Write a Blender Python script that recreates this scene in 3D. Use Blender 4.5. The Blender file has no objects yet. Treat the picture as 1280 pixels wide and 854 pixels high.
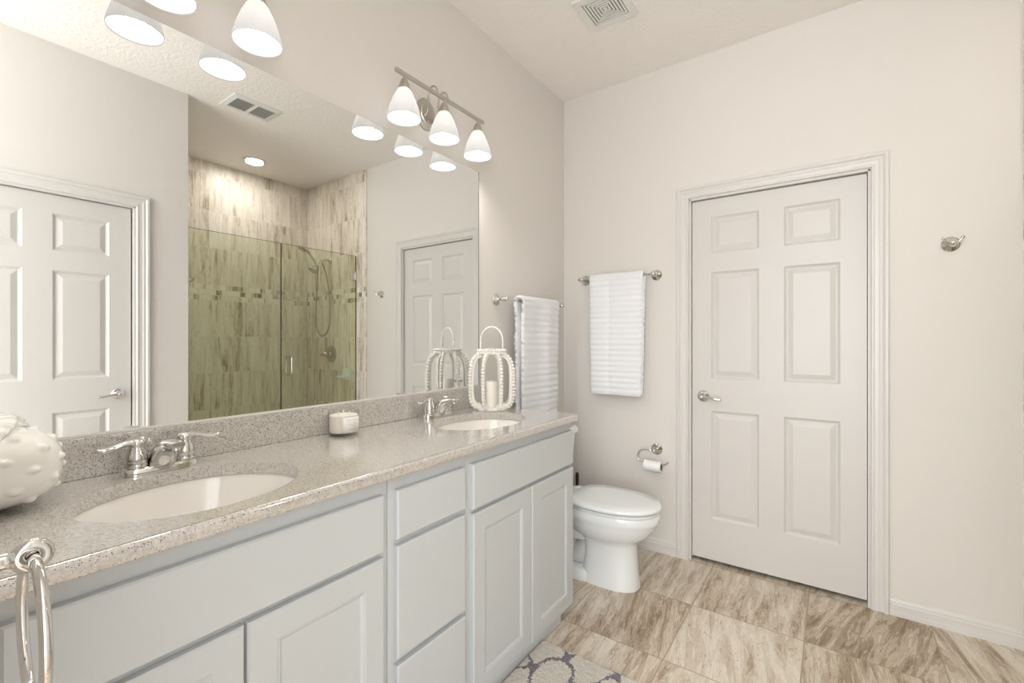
import bpy, bmesh, math, random
from mathutils import Vector, Matrix, noise
random.seed(7)
PI = math.pi
C = bpy.context.scene.collection
SC = bpy.context.scene

# ------------------------------------------------------------------ camera
TH = math.atan(403 / 569)
cam_d = bpy.data.cameras.new('camera'); cam = bpy.data.objects.new('camera', cam_d); C.objects.link(cam)
cam_d.sensor_width = 36.0; cam_d.lens = 569 / 1280 * 36.0
cam_d.shift_y = -(427 - 425) / 1280
cam_d.clip_start = 0.02
cam.location = (1.517, -2.76, 1.25)
cam.rotation_euler = (PI / 2, 0, TH)
SC.camera = cam

# ------------------------------------------------------------------ world, exposure, large lights
SC.view_settings.view_transform = 'Standard'
SC.view_settings.look = 'None'
SC.view_settings.gamma = 1.0
SC.view_settings.use_curve_mapping = False
SC.view_settings.exposure = 0.72
BULB_E = 100.0
CAN_W = 3.4
FILL_W = 45.0
w = bpy.data.worlds.new('world'); SC.world = w; w.use_nodes = True
w.node_tree.nodes['Background'].inputs['Color'].default_value = (1.0, 1.0, 1.0, 1)
w.node_tree.nodes['Background'].inputs['Strength'].default_value = 2.3

def area(name, loc, rot, sx, sy, W, col):
    l = bpy.data.lights.new(name, 'AREA'); l.shape = 'RECTANGLE'; l.size = sx; l.size_y = sy; l.energy = W; l.color = col
    o = bpy.data.objects.new(name, l); C.objects.link(o); o.location = loc; o.rotation_euler = rot
    return o
# added fill light, out of view behind the camera, brightening the room
area('doorway_fill', (1.5, -4.6, 1.6), (PI / 2, 0, 0), 2.2, 2.0, FILL_W, (1.0, 1.0, 1.0))

FLOOR = -0.03
CEIL = 2.883

# ------------------------------------------------------------------ materials
def nmat(name):
    m = bpy.data.materials.new(name); m.use_nodes = True
    nt = m.node_tree; b = nt.nodes['Principled BSDF']
    return m, nt, b
def N(nt, t, **kw):
    n = nt.nodes.new(t)
    for k, v in kw.items():
        if k.startswith('i_'):
            n.inputs[k[2:].replace('_', ' ')].default_value = v
        else: setattr(n, k, v)
    return n
def plain(name, col, rough=0.5, metal=0.0, bump=0.0, bscale=40, spec=0.5, coat=0.0, var=0.0):
    m, nt, b = nmat(name)
    b.inputs['Base Color'].default_value = (*col, 1); b.inputs['Roughness'].default_value = rough
    b.inputs['Metallic'].default_value = metal; b.inputs['Specular IOR Level'].default_value = spec
    b.inputs['Coat Weight'].default_value = coat
    tc = N(nt, 'ShaderNodeTexCoord')
    n = N(nt, 'ShaderNodeTexNoise'); n.inputs['Scale'].default_value = bscale; n.inputs['Detail'].default_value = 4
    nt.links.new(tc.outputs['Object'], n.inputs['Vector'])
    if bump:
        bp = N(nt, 'ShaderNodeBump'); bp.inputs['Strength'].default_value = bump; bp.inputs['Distance'].default_value = 0.01
        nt.links.new(n.outputs['Fac'], bp.inputs['Height']); nt.links.new(bp.outputs['Normal'], b.inputs['Normal'])
    if var:
        mx = N(nt, 'ShaderNodeMix'); mx.data_type = 'RGBA'
        mx.inputs['A'].default_value = (*[c * (1 - var) for c in col], 1); mx.inputs['B'].default_value = (*[min(1, c * (1 + var)) for c in col], 1)
        nt.links.new(n.outputs['Fac'], mx.inputs['Factor']); nt.links.new(mx.outputs['Result'], b.inputs['Base Color'])
    return m

M = {}
M['wall'] = plain('wall_paint', (0.73, 0.698, 0.66), 0.55, bump=0.05, bscale=90, var=0.01)
M['ceiling'] = plain('ceiling_paint', (0.92, 0.89, 0.855), 0.42, bump=0.4, bscale=55, var=0.01)
M['trim'] = plain('trim_paint', (0.70, 0.676, 0.65), 0.34, bscale=20, var=0.005)
M['door_paint'] = plain('door_paint', (0.655, 0.632, 0.607), 0.38, bscale=20, var=0.005)
M['cabinet'] = plain('cabinet_paint', (0.55, 0.575, 0.583), 0.40, bscale=30, var=0.01)
M['porcelain'] = plain('porcelain', (0.83, 0.86, 0.87), 0.08, bscale=10, coat=0.5, var=0.004)
M['basin'] = plain('basin_porcelain', (0.86, 0.83, 0.785), 0.10, bscale=10, coat=0.5, var=0.004)
M['ceramic'] = plain('white_glazed_ceramic', (0.86, 0.845, 0.80), 0.22, bscale=12, coat=0.4, var=0.01)
M['chrome'] = plain('chrome', (0.68, 0.67, 0.65), 0.06, metal=1.0, bscale=30, var=0.01)
M['nickel'] = plain('brushed_nickel', (0.56, 0.53, 0.49), 0.28, metal=1.0, bump=0.03, bscale=400, var=0.03)
M['towel'] = plain('white_terry', (0.90, 0.915, 0.94), 0.95, bump=0.55, bscale=320, spec=0.1, var=0.02)
M['paper'] = plain('tissue_paper', (0.88, 0.88, 0.88), 0.9, bump=0.1, bscale=200, var=0.01)
M['card'] = plain('grey_card_tube', (0.20, 0.17, 0.14), 0.9, var=0.05)
M['dark'] = plain('dark_backing', (0.012, 0.011, 0.010), 0.9, var=0.05)  # near black, paints the darkness seen in the door gaps
M['vent_dark'] = plain('vent_shadow_metal', (0.05, 0.05, 0.045), 0.8, var=0.05)
M['vent'] = plain('white_enamel', (0.80, 0.80, 0.77), 0.4, var=0.01)
M['beads'] = plain('white_painted_wood', (0.87, 0.845, 0.79), 0.45, bump=0.05, bscale=90, var=0.02)
M['wax'] = plain('candle_wax', (0.86, 0.81, 0.74), 0.45, bscale=15, var=0.01)
M['wick'] = plain('cotton_wick', (0.92, 0.90, 0.86), 0.8, var=0.03)
M['label'] = plain('paper_label', (0.84, 0.82, 0.78), 0.55, var=0.01)
M['label_ink'] = plain('label_ink', (0.38, 0.36, 0.33), 0.6, var=0.01)
M['register_dark'] = plain('register_shadow_metal', (0.16, 0.16, 0.15), 0.8, var=0.05)
M['black'] = plain('black_plastic', (0.02, 0.018, 0.016), 0.35, var=0.05)
M['hose'] = plain('steel_hose', (0.45, 0.44, 0.41), 0.3, metal=1.0, bump=0.3, bscale=500, var=0.02)

def emit(name, col, s):
    m, nt, b = nmat(name)
    b.inputs['Base Color'].default_value = (*col, 1); b.inputs['Emission Color'].default_value = (*col, 1); b.inputs['Emission Strength'].default_value = s
    return m
M['bulb'] = emit('lit_bulb', (1.0, 0.965, 0.93), BULB_E)
M['can'] = emit('lit_lens', (1.0, 0.98, 0.95), 4.0)

def shade_mat():
    m, nt, b = nmat('frosted_white_glass'); out = nt.nodes['Material Output']
    nt.nodes.remove(b)
    tr = N(nt, 'ShaderNodeBsdfTranslucent'); tr.inputs['Color'].default_value = (0.115, 0.112, 0.108, 1)
    df = N(nt, 'ShaderNodeBsdfDiffuse'); df.inputs['Color'].default_value = (0.16, 0.155, 0.15, 1)
    tp = N(nt, 'ShaderNodeBsdfTransparent'); tp.inputs['Color'].default_value = (1, 0.98, 0.95, 1)
    gl = N(nt, 'ShaderNodeBsdfGlossy'); gl.inputs['Roughness'].default_value = 0.15
    tc = N(nt, 'ShaderNodeTexCoord'); nz = N(nt, 'ShaderNodeTexNoise'); nz.inputs['Scale'].default_value = 22; nz.inputs['Distortion'].default_value = 2
    nt.links.new(tc.outputs['Object'], nz.inputs['Vector'])
    mp = N(nt, 'ShaderNodeMapRange'); mp.inputs['To Min'].default_value = 0.35; mp.inputs['To Max'].default_value = 0.6
    nt.links.new(nz.outputs['Fac'], mp.inputs['Value'])
    a = N(nt, 'ShaderNodeMixShader'); nt.links.new(mp.outputs['Result'], a.inputs[0])
    nt.links.new(tr.outputs[0], a.inputs[1]); nt.links.new(df.outputs[0], a.inputs[2])
    c = N(nt, 'ShaderNodeMixShader'); c.inputs[0].default_value = 0.012; nt.links.new(a.outputs[0], c.inputs[1]); nt.links.new(tp.outputs[0], c.inputs[2])
    e = N(nt, 'ShaderNodeEmission'); e.inputs['Color'].default_value = (1.0, 0.965, 0.92, 1); e.inputs['Strength'].default_value = 0.38  # glow added to the glass, standing in for bulb light passing through
    ad = N(nt, 'ShaderNodeAddShader'); nt.links.new(c.outputs[0], ad.inputs[0]); nt.links.new(e.outputs[0], ad.inputs[1])
    f = N(nt, 'ShaderNodeMixShader'); f.inputs[0].default_value = 0.05; nt.links.new(ad.outputs[0], f.inputs[1]); nt.links.new(gl.outputs[0], f.inputs[2])
    nt.links.new(f.outputs[0], out.inputs['Surface'])
    return m
M['shade'] = shade_mat()

def glass_mat(name, tint, rough=0.0, refl=0.06):
    m, nt, b = nmat(name); out = nt.nodes['Material Output']; nt.nodes.remove(b)
    tp = N(nt, 'ShaderNodeBsdfTransparent'); tp.inputs['Color'].default_value = (*tint, 1)
    gl = N(nt, 'ShaderNodeBsdfGlossy'); gl.inputs['Roughness'].default_value = rough
    lw = N(nt, 'ShaderNodeLayerWeight'); pw = N(nt, 'ShaderNodeMath', operation='POWER'); nt.links.new(lw.outputs['Facing'], pw.inputs[0]); pw.inputs[1].default_value = 4.0
    ma = N(nt, 'ShaderNodeMath', operation='MULTIPLY_ADD'); nt.links.new(pw.outputs[0], ma.inputs[0]); ma.inputs[1].default_value = 0.55; ma.inputs[2].default_value = refl * 0.5
    f = N(nt, 'ShaderNodeMixShader'); nt.links.new(ma.outputs[0], f.inputs[0]); nt.links.new(tp.outputs[0], f.inputs[1]); nt.links.new(gl.outputs[0], f.inputs[2])
    nt.links.new(f.outputs[0], out.inputs['Surface'])
    return m
M['shower_glass'] = glass_mat('green_tinted_glass', (0.943, 0.963, 0.888))
M['jar_glass'] = glass_mat('clear_jar_glass', (0.97, 0.97, 0.96))
M['glass_edge'] = plain('dark_glass_edge', (0.03, 0.05, 0.035), 0.2, var=0.05)

def mirror_mat():
    m, nt, b = nmat('mirror_silver')
    b.inputs['Base Color'].default_value = (0.81, 0.82, 0.808, 1); b.inputs['Metallic'].default_value = 1; b.inputs['Roughness'].default_value = 0.0
    return m
M['mirror'] = mirror_mat()

def ramp(nt, stops):
    r = N(nt, 'ShaderNodeValToRGB'); cr = r.color_ramp
    while len(cr.elements) < len(stops): cr.elements.new(0.5)
    for e, (p, c) in zip(cr.elements, stops): e.position = p; e.color = (*c, 1) if len(c) == 3 else c
    return r

def quartz():
    m, nt, b = nmat('speckled_quartz')
    tc = N(nt, 'ShaderNodeTexCoord')
    base = N(nt, 'ShaderNodeTexNoise'); base.inputs['Scale'].default_value = 130; base.inputs['Detail'].default_value = 5
    nt.links.new(tc.outputs['Object'], base.inputs['Vector'])
    r0 = ramp(nt, [(0.3, (0.44, 0.41, 0.375)), (0.55, (0.555, 0.525, 0.485)), (0.75, (0.63, 0.60, 0.56))]); nt.links.new(base.outputs['Fac'], r0.inputs[0])
    col = r0.outputs['Color']
    for sc, thr, c in [(330, 0.235, (0.13, 0.095, 0.065)), (230, 0.15, (0.06, 0.045, 0.035)), (420, 0.26, (0.24, 0.185, 0.13)), (300, 0.20, (0.70, 0.68, 0.64))]:
        v = N(nt, 'ShaderNodeTexVoronoi'); v.inputs['Scale'].default_value = sc; nt.links.new(tc.outputs['Object'], v.inputs['Vector'])
        sep = N(nt, 'ShaderNodeSeparateColor'); nt.links.new(v.outputs['Color'], sep.inputs[0])
        pick = N(nt, 'ShaderNodeMath', operation='LESS_THAN'); pick.inputs[1].default_value = 0.19; nt.links.new(sep.outputs[0], pick.inputs[0])
        near = N(nt, 'ShaderNodeMath', operation='LESS_THAN'); near.inputs[1].default_value = thr + 0.12; nt.links.new(v.outputs['Distance'], near.inputs[0])
        mu = N(nt, 'ShaderNodeMath', operation='MULTIPLY'); nt.links.new(pick.outputs[0], mu.inputs[0]); nt.links.new(near.outputs[0], mu.inputs[1])
        mx = N(nt, 'ShaderNodeMix'); mx.data_type = 'RGBA'; nt.links.new(mu.outputs[0], mx.inputs['Factor']); nt.links.new(col, mx.inputs['A']); mx.inputs['B'].default_value = (*c, 1)
        col = mx.outputs['Result']
    nt.links.new(col, b.inputs['Base Color'])
    b.inputs['Roughness'].default_value = 0.16; b.inputs['Specular IOR Level'].default_value = 0.8; b.inputs['Coat Weight'].default_value = 1.0; b.inputs['Coat Roughness'].default_value = 0.10; b.inputs['Coat IOR'].default_value = 2.0
    return m
M['quartz'] = quartz()

def math_(nt, op, a, b=None, c=None):
    n = N(nt, 'ShaderNodeMath', operation=op)
    for i, v in enumerate((a, b, c)):
        if v is None: continue
        if hasattr(v, 'is_linked') or hasattr(v, 'links'): nt.links.new(v, n.inputs[i])
        else: n.inputs[i].default_value = v
    return n.outputs[0]

def travertine(name, ua, va, pu, pv, ou, ov, stops, groutcol, mosaic=None, stagger=0.0, gw=0.0025, veinu=34.0, veinv=2.2, bright=0.18, rough=0.3):
    """stone tile on the plane (ua, va), veins running along va"""
    m, nt, b = nmat(name)
    tc = N(nt, 'ShaderNodeTexCoord'); sp = N(nt, 'ShaderNodeSeparateXYZ'); nt.links.new(tc.outputs['Object'], sp.inputs[0])
    u = sp.outputs[ua]; v = sp.outputs[va]
    if mosaic:
        up = math_(nt, 'GREATER_THAN', v, mosaic[1])
        vv = math_(nt, 'SUBTRACT', v, math_(nt, 'MULTIPLY', up, mosaic[1] - mosaic[0]))
        inm = math_(nt, 'SUBTRACT', math_(nt, 'GREATER_THAN', v, mosaic[0]), up)
    else: vv = v
    rv = math_(nt, 'DIVIDE', math_(nt, 'SUBTRACT', vv, ov), pv); row = math_(nt, 'FLOOR', rv)
    if mosaic: row = math_(nt, 'ADD', row, math_(nt, 'MULTIPLY', up, 0.0))
    odd = math_(nt, 'MODULO', math_(nt, 'ABSOLUTE', row), 2.0)
    if mosaic: odd = math_(nt, 'MULTIPLY', odd, math_(nt, 'SUBTRACT', 1.0, up))
    ru = math_(nt, 'ADD', math_(nt, 'DIVIDE', math_(nt, 'SUBTRACT', u, ou), pu), math_(nt, 'MULTIPLY', odd, stagger)); cl = math_(nt, 'FLOOR', ru)
    fu = math_(nt, 'MULTIPLY', math_(nt, 'FRACT', ru), pu); fv = math_(nt, 'MULTIPLY', math_(nt, 'FRACT', rv), pv)
    if mosaic:
        ms = 0.049
        mr = math_(nt, 'DIVIDE', math_(nt, 'SUBTRACT', v, mosaic[0]), ms); mrow = math_(nt, 'FLOOR', mr)
        mu = math_(nt, 'ADD', math_(nt, 'DIVIDE', u, 0.052), math_(nt, 'MULTIPLY', mrow, 0.37)); mcol = math_(nt, 'FLOOR', mu)
        def sel(a, c_): # mix by inm
            return math_(nt, 'ADD', math_(nt, 'MULTIPLY', a, math_(nt, 'SUBTRACT', 1.0, inm)), math_(nt, 'MULTIPLY', c_, inm))
        fu = sel(fu, math_(nt, 'MULTIPLY', math_(nt, 'FRACT', mu), 0.052)); fv = sel(fv, math_(nt, 'MULTIPLY', math_(nt, 'FRACT', mr), ms))
        eu = sel(math_(nt, 'SUBTRACT', pu, fu), math_(nt, 'SUBTRACT', 0.052, fu)); ev = sel(math_(nt, 'SUBTRACT', pv, fv), math_(nt, 'SUBTRACT', ms, fv))
        row = sel(row, math_(nt, 'ADD', mrow, 50.0)); cl = sel(cl, mcol)
    else:
        eu = math_(nt, 'SUBTRACT', pu, fu); ev = math_(nt, 'SUBTRACT', pv, fv)
    edge = math_(nt, 'MINIMUM', math_(nt, 'MINIMUM', fu, eu), math_(nt, 'MINIMUM', fv, ev))
    grout = math_(nt, 'LESS_THAN', edge, gw / 2)
    idv = N(nt, 'ShaderNodeCombineXYZ'); nt.links.new(cl, idv.inputs[0]); nt.links.new(row, idv.inputs[1])
    wn = N(nt, 'ShaderNodeTexWhiteNoise'); nt.links.new(idv.outputs[0], wn.inputs['Vector'])
    sw = N(nt, 'ShaderNodeSeparateColor'); nt.links.new(wn.outputs['Color'], sw.inputs[0])
    # veins
    tilt = math_(nt, 'MULTIPLY', math_(nt, 'SUBTRACT', sw.outputs[2], 0.5), 0.6 if va == 1 else 0.06)
    cu = math_(nt, 'ADD', math_(nt, 'ADD', u, math_(nt, 'MULTIPLY', v, tilt)), math_(nt, 'MULTIPLY', sw.outputs[0], 17.0))
    cx = N(nt, 'ShaderNodeCombineXYZ'); nt.links.new(math_(nt, 'MULTIPLY', cu, 1.0), cx.inputs[0]); nt.links.new(v, cx.inputs[1]); nt.links.new(math_(nt, 'MULTIPLY', sw.outputs[1], 9.0), cx.inputs[2])
    def nz(su, sv, det, dist, rgh=0.55):
        mp = N(nt, 'ShaderNodeMapping'); mp.inputs['Scale'].default_value = (su, sv, 3.0); nt.links.new(cx.outputs[0], mp.inputs[0])
        n = N(nt, 'ShaderNodeTexNoise'); n.inputs['Scale'].default_value = 1.0; n.inputs['Detail'].default_value = det; n.inputs['Distortion'].default_value = dist; n.inputs['Roughness'].default_value = rgh
        nt.links.new(mp.outputs[0], n.inputs['Vector']); return n.outputs['Fac']
    n1 = nz(veinu * 0.75, veinv, 12, 0.35, 0.68); n2 = nz(veinu * 3.2, veinv * 3.0, 8, 0.5, 0.7); n3 = nz(veinu * 0.3, veinv * 0.6, 5, 0.5)
    f = math_(nt, 'ADD', math_(nt, 'MULTIPLY', n1, 0.60), math_(nt, 'ADD', math_(nt, 'MULTIPLY', n2, 0.20), math_(nt, 'MULTIPLY', n3, 0.20)))
    band = math_(nt, 'SINE', math_(nt, 'MULTIPLY', n1, 75.0))
    f = math_(nt, 'ADD', f, math_(nt, 'MULTIPLY', band, math_(nt, 'MULTIPLY', n2, 0.055)))
    f = math_(nt, 'ADD', math_(nt, 'MULTIPLY', math_(nt, 'SUBTRACT', f, 0.5), 1.25), 0.5)
    f = math_(nt, 'ADD', f, math_(nt, 'MULTIPLY', math_(nt, 'SUBTRACT', sw.outputs[1], 0.5), bright * 0.9))
    if mosaic: f = math_(nt, 'ADD', f, math_(nt, 'MULTIPLY', inm, math_(nt, 'MULTIPLY', math_(nt, 'SUBTRACT', sw.outputs[0], 0.5), 0.32)))
    r = ramp(nt, stops); nt.links.new(f, r.inputs[0])
    # thin dark crack lines
    n4 = nz(veinu * 0.7, veinv * 2.0, 5, 2.2)
    crack = math_(nt, 'LESS_THAN', math_(nt, 'ABSOLUTE', math_(nt, 'SUBTRACT', n4, 0.5)), 0.006)
    n5 = nz(veinu * 1.0, veinv * 1.6, 3, 1.0)
    crack = math_(nt, 'MULTIPLY', crack, math_(nt, 'GREATER_THAN', n5, 0.52))
    mc = N(nt, 'ShaderNodeMix'); mc.data_type = 'RGBA'; nt.links.new(math_(nt, 'MULTIPLY', crack, 0.7), mc.inputs['Factor']); nt.links.new(r.outputs['Color'], mc.inputs['A']); mc.inputs['B'].default_value = (*stops[0][1], 1)
    mx = N(nt, 'ShaderNodeMix'); mx.data_type = 'RGBA'; nt.links.new(grout, mx.inputs['Factor']); nt.links.new(mc.outputs['Result'], mx.inputs['A']); mx.inputs['B'].default_value = (*groutcol, 1)
    nt.links.new(mx.outputs['Result'], b.inputs['Base Color'])
    rr = math_(nt, 'ADD', math_(nt, 'MULTIPLY', n2, 0.15), rough); nt.links.new(rr, b.inputs['Roughness'])
    bp = N(nt, 'ShaderNodeBump'); bp.inputs['Strength'].default_value = 0.25; bp.inputs['Distance'].default_value = 0.002
    nt.links.new(math_(nt, 'SUBTRACT', n2, math_(nt, 'MULTIPLY', grout, 1.5)), bp.inputs['Height']); nt.links.new(bp.outputs['Normal'], b.inputs['Normal'])
    return m
FST = [(0.28, (0.17, 0.11, 0.065)), (0.39, (0.33, 0.245, 0.165)), (0.46, (0.50, 0.405, 0.305)), (0.52, (0.62, 0.54, 0.435)), (0.64, (0.76, 0.695, 0.605))]
WST = [(0.30, (0.25, 0.185, 0.13)), (0.36, (0.46, 0.38, 0.29)), (0.425, (0.69, 0.61, 0.51)), (0.50, (0.83, 0.77, 0.68)), (0.64, (0.93, 0.89, 0.82))]
M['floor'] = travertine('travertine_floor_tile', 0, 1, 0.456, 0.46, 0.045, -0.005, FST, (0.34, 0.27, 0.20), veinu=24, veinv=2.3, bright=0.13, rough=0.28, gw=0.004)
MOS = (1.615, 1.762)
M['tile_x'] = travertine('travertine_wall_tile_far', 1, 2, 0.358, 0.335, -0.96, 0.945, WST, (0.80, 0.77, 0.70), MOS, 0.42, gw=0.0048, veinu=34, veinv=2.2, bright=0.09)
M['tile_y'] = travertine('travertine_wall_tile_side', 0, 2, 0.43, 0.335, 2.74, 0.945, WST, (0.80, 0.77, 0.70), MOS, 0.3, gw=0.0048, veinu=34, veinv=2.2, bright=0.09)

def rug_mat():
    m, nt, b = nmat('trellis_rug_pile')
    tc = N(nt, 'ShaderNodeTexCoord'); sp = N(nt, 'ShaderNodeSeparateXYZ')
    wn = N(nt, 'ShaderNodeTexNoise'); wn.inputs['Scale'].default_value = 90; wn.inputs['Detail'].default_value = 2
    nt.links.new(tc.outputs['Object'], wn.inputs['Vector'])
    vm = N(nt, 'ShaderNodeVectorMath', operation='SUBTRACT'); nt.links.new(wn.outputs['Color'], vm.inputs[0]); vm.inputs[1].default_value = (0.5, 0.5, 0.5)
    vs = N(nt, 'ShaderNodeVectorMath', operation='SCALE'); nt.links.new(vm.outputs[0], vs.inputs[0]); vs.inputs['Scale'].default_value = 0.030
    va = N(nt, 'ShaderNodeVectorMath', operation='ADD'); nt.links.new(tc.outputs['Object'], va.inputs[0]); nt.links.new(vs.outputs[0], va.inputs[1])
    nt.links.new(va.outputs[0], sp.inputs[0])
    k = 2 * PI / 0.20
    x = math_(nt, 'MULTIPLY', math_(nt, 'SUBTRACT', sp.outputs[0], 0.645), k); y = math_(nt, 'MULTIPLY', math_(nt, 'SUBTRACT', sp.outputs[1], -1.27), 2 * PI / 0.26)
    a = math_(nt, 'ADD', math_(nt, 'COSINE', x), math_(nt, 'COSINE', y))
    wob = math_(nt, 'MULTIPLY', math_(nt, 'COSINE', math_(nt, 'MULTIPLY', math_(nt, 'ADD', x, y), 1.5)), 0.18)
    wob2 = math_(nt, 'MULTIPLY', math_(nt, 'COSINE', math_(nt, 'MULTIPLY', math_(nt, 'SUBTRACT', x, y), 1.5)), 0.18)
    f = math_(nt, 'ABSOLUTE', math_(nt, 'ADD', a, math_(nt, 'ADD', wob, wob2)))
    line = math_(nt, 'LESS_THAN', f, 0.18)
    n2 = N(nt, 'ShaderNodeTexNoise'); n2.inputs['Scale'].default_value = 420; n2.inputs['Detail'].default_value = 3; nt.links.new(tc.outputs['Object'], n2.inputs['Vector'])
    r1 = ramp(nt, [(0.35, (0.56, 0.51, 0.45)), (0.6, (0.80, 0.76, 0.70))]); r2 = ramp(nt, [(0.35, (0.12, 0.11, 0.13)), (0.65, (0.36, 0.33, 0.37))])
    nt.links.new(n2.outputs['Fac'], r1.inputs[0]); nt.links.new(n2.outputs['Fac'], r2.inputs[0])
    mx = N(nt, 'ShaderNodeMix'); mx.data_type = 'RGBA'; nt.links.new(line, mx.inputs['Factor']); nt.links.new(r1.outputs['Color'], mx.inputs['A']); nt.links.new(r2.outputs['Color'], mx.inputs['B'])
    nt.links.new(mx.outputs['Result'], b.inputs['Base Color']); b.inputs['Roughness'].default_value = 0.95; b.inputs['Specular IOR Level'].default_value = 0.1
    bp = N(nt, 'ShaderNodeBump'); bp.inputs['Strength'].default_value = 0.8; bp.inputs['Distance'].default_value = 0.004; nt.links.new(n2.outputs['Fac'], bp.inputs['Height']); nt.links.new(bp.outputs['Normal'], b.inputs['Normal'])
    return m
M['rug'] = rug_mat()

# ------------------------------------------------------------------ mesh helpers
class MB:
    def __init__(s): s.bm = bmesh.new()
    def box(s, x0, x1, y0, y1, z0, z1, bev=0.0, seg=2):
        r = bmesh.ops.create_cube(s.bm, size=1.0)
        vs = r['verts']
        for v in vs: v.co = Vector(((x0 + x1) / 2 + v.co.x * (x1 - x0), (y0 + y1) / 2 + v.co.y * (y1 - y0), (z0 + z1) / 2 + v.co.z * (z1 - z0)))
        if bev:
            es = list({e for v in vs for e in v.link_edges})
            bmesh.ops.bevel(s.bm, geom=es, offset=bev, segments=seg, affect='EDGES', profile=0.6)
        return s
    def loft(s, rings, cap0=True, cap1=True, closed=True):
        R = [[s.bm.verts.new(p) for p in ring] for ring in rings]
        n = len(R[0])
        for a, b in zip(R[:-1], R[1:]):
            for i in range(n if closed else n - 1):
                j = (i + 1) % n
                s.bm.faces.new((a[i], a[j], b[j], b[i]))
        if cap0: s.bm.faces.new(R[0][::-1])
        if cap1: s.bm.faces.new(R[-1])
        return s
    def lathe(s, prof, origin=(0, 0, 0), axis=(0, 0, 1), n=28, cap0=True, cap1=True, sx=1.0, sy=1.0):
        """prof: list of (radius, height along the axis)"""
        ax = Vector(axis).normalized(); q = Vector((0, 0, 1)).rotation_difference(ax); o = Vector(origin)
        rings = []
        for r, h in prof:
            r = max(r, 1e-5)
            rings.append([o + q @ Vector((r * sx * math.cos(2 * PI * i / n), r * sy * math.sin(2 * PI * i / n), h)) for i in range(n)])
        return s.loft(rings, cap0, cap1)
    def tube(s, pts, rad, n=12, sub=0, closed=False, squash=None):
        pts = [Vector(p) for p in pts]; m = len(pts)
        rads = list(rad) if hasattr(rad, '__len__') else [rad] * m
        if sub:
            np_, nr = [], []
            cnt = m if closed else m - 1
            for i in range(cnt):
                p0 = pts[(i - 1) % m] if (i > 0 or closed) else pts[0] * 2 - pts[1]; p1 = pts[i]; p2 = pts[(i + 1) % m]; p3 = pts[(i + 2) % m] if (i + 2 < m or closed) else p2 * 2 - p1
                for k in range(sub):
                    t = k / sub
                    np_.append(0.5 * ((2 * p1) + (-p0 + p2) * t + (2 * p0 - 5 * p1 + 4 * p2 - p3) * t * t + (-p0 + 3 * p1 - 3 * p2 + p3) * t ** 3))
                    nr.append(rads[i] * (1 - t) + rads[(i + 1) % m] * t)
            if not closed: np_.append(pts[-1]); nr.append(rads[-1])
            pts, rads, m = np_, nr, len(np_)
        T = []
        for i in range(m):
            a = pts[(i - 1) % m] if (closed or i > 0) else pts[0]; b = pts[(i + 1) % m] if (closed or i < m - 1) else pts[-1]
            T.append((b - a).normalized())
        u = Vector((0, 0, 1)) if abs(T[0].z) < 0.9 else Vector((1, 0, 0))
        u = (u - T[0] * u.dot(T[0])).normalized(); rings = []
        for i in range(m):
            if i: u = (u - T[i] * u.dot(T[i])).normalized()
            v = T[i].cross(u)
            a, b = (1, 1) if squash is None else squash
            rings.append([pts[i] + (u * math.cos(2 * PI * k / n) * a + v * math.sin(2 * PI * k / n) * b) * rads[i] for k in range(n)])
        if closed: rings.append(rings[0]); s.loft(rings, False, False); bmesh.ops.remove_doubles(s.bm, verts=s.bm.verts, dist=1e-6)
        else: s.loft(rings)
        return s
    def sphere(s, c, r, seg=12, rings=8, sc=(1, 1, 1)):
        q = bmesh.ops.create_uvsphere(s.bm, u_segments=seg, v_segments=rings, radius=1.0)
        for v in q['verts']: v.co = Vector((c[0] + v.co.x * r * sc[0], c[1] + v.co.y * r * sc[1], c[2] + v.co.z * r * sc[2]))
        return s
    def build(s, name, mat, parent=None, origin=None, smooth=False, angle=None, mods=None):
        bmesh.ops.recalc_face_normals(s.bm, faces=s.bm.faces)
        org = Vector(origin) if origin is not None else (world_loc(parent) if parent else Vector((0, 0, 0)))
        for v in s.bm.verts: v.co -= org
        me = bpy.data.meshes.new(name); s.bm.to_mesh(me); s.bm.free()
        o = bpy.data.objects.new(name, me); C.objects.link(o); me.materials.append(mat)
        if parent is not None: o.parent = parent; o.location = org - world_loc(parent)
        else: o.location = org
        if smooth or angle:
            for p in me.polygons: p.use_smooth = True
        if angle: me.set_sharp_from_angle(angle=math.radians(angle))
        return o
def world_loc(o):
    v = Vector((0, 0, 0))
    while o is not None: v += Vector(o.location); o = o.parent
    return v
def tag(o, label=None, cat=None, group=None, kind=None):
    for k, v in (('label', label), ('category', cat), ('group', group), ('kind', kind)):
        if v: o[k] = v
    return o
def thing(name, loc, label, cat, group=None, kind=None):
    o = bpy.data.objects.new(name, None); C.objects.link(o); o.location = loc; o.empty_display_size = 0.05
    return tag(o, label, cat, group, kind)
def struct(name, mb, mat, label=None, **kw):
    return tag(mb.build(name, mat, **kw), label, None, None, 'structure')
def copy_tree(o, parent=None):
    c = o.copy(); C.objects.link(c); c.parent = parent
    for ch in list(o.children): copy_tree(ch, c)
    return c

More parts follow.
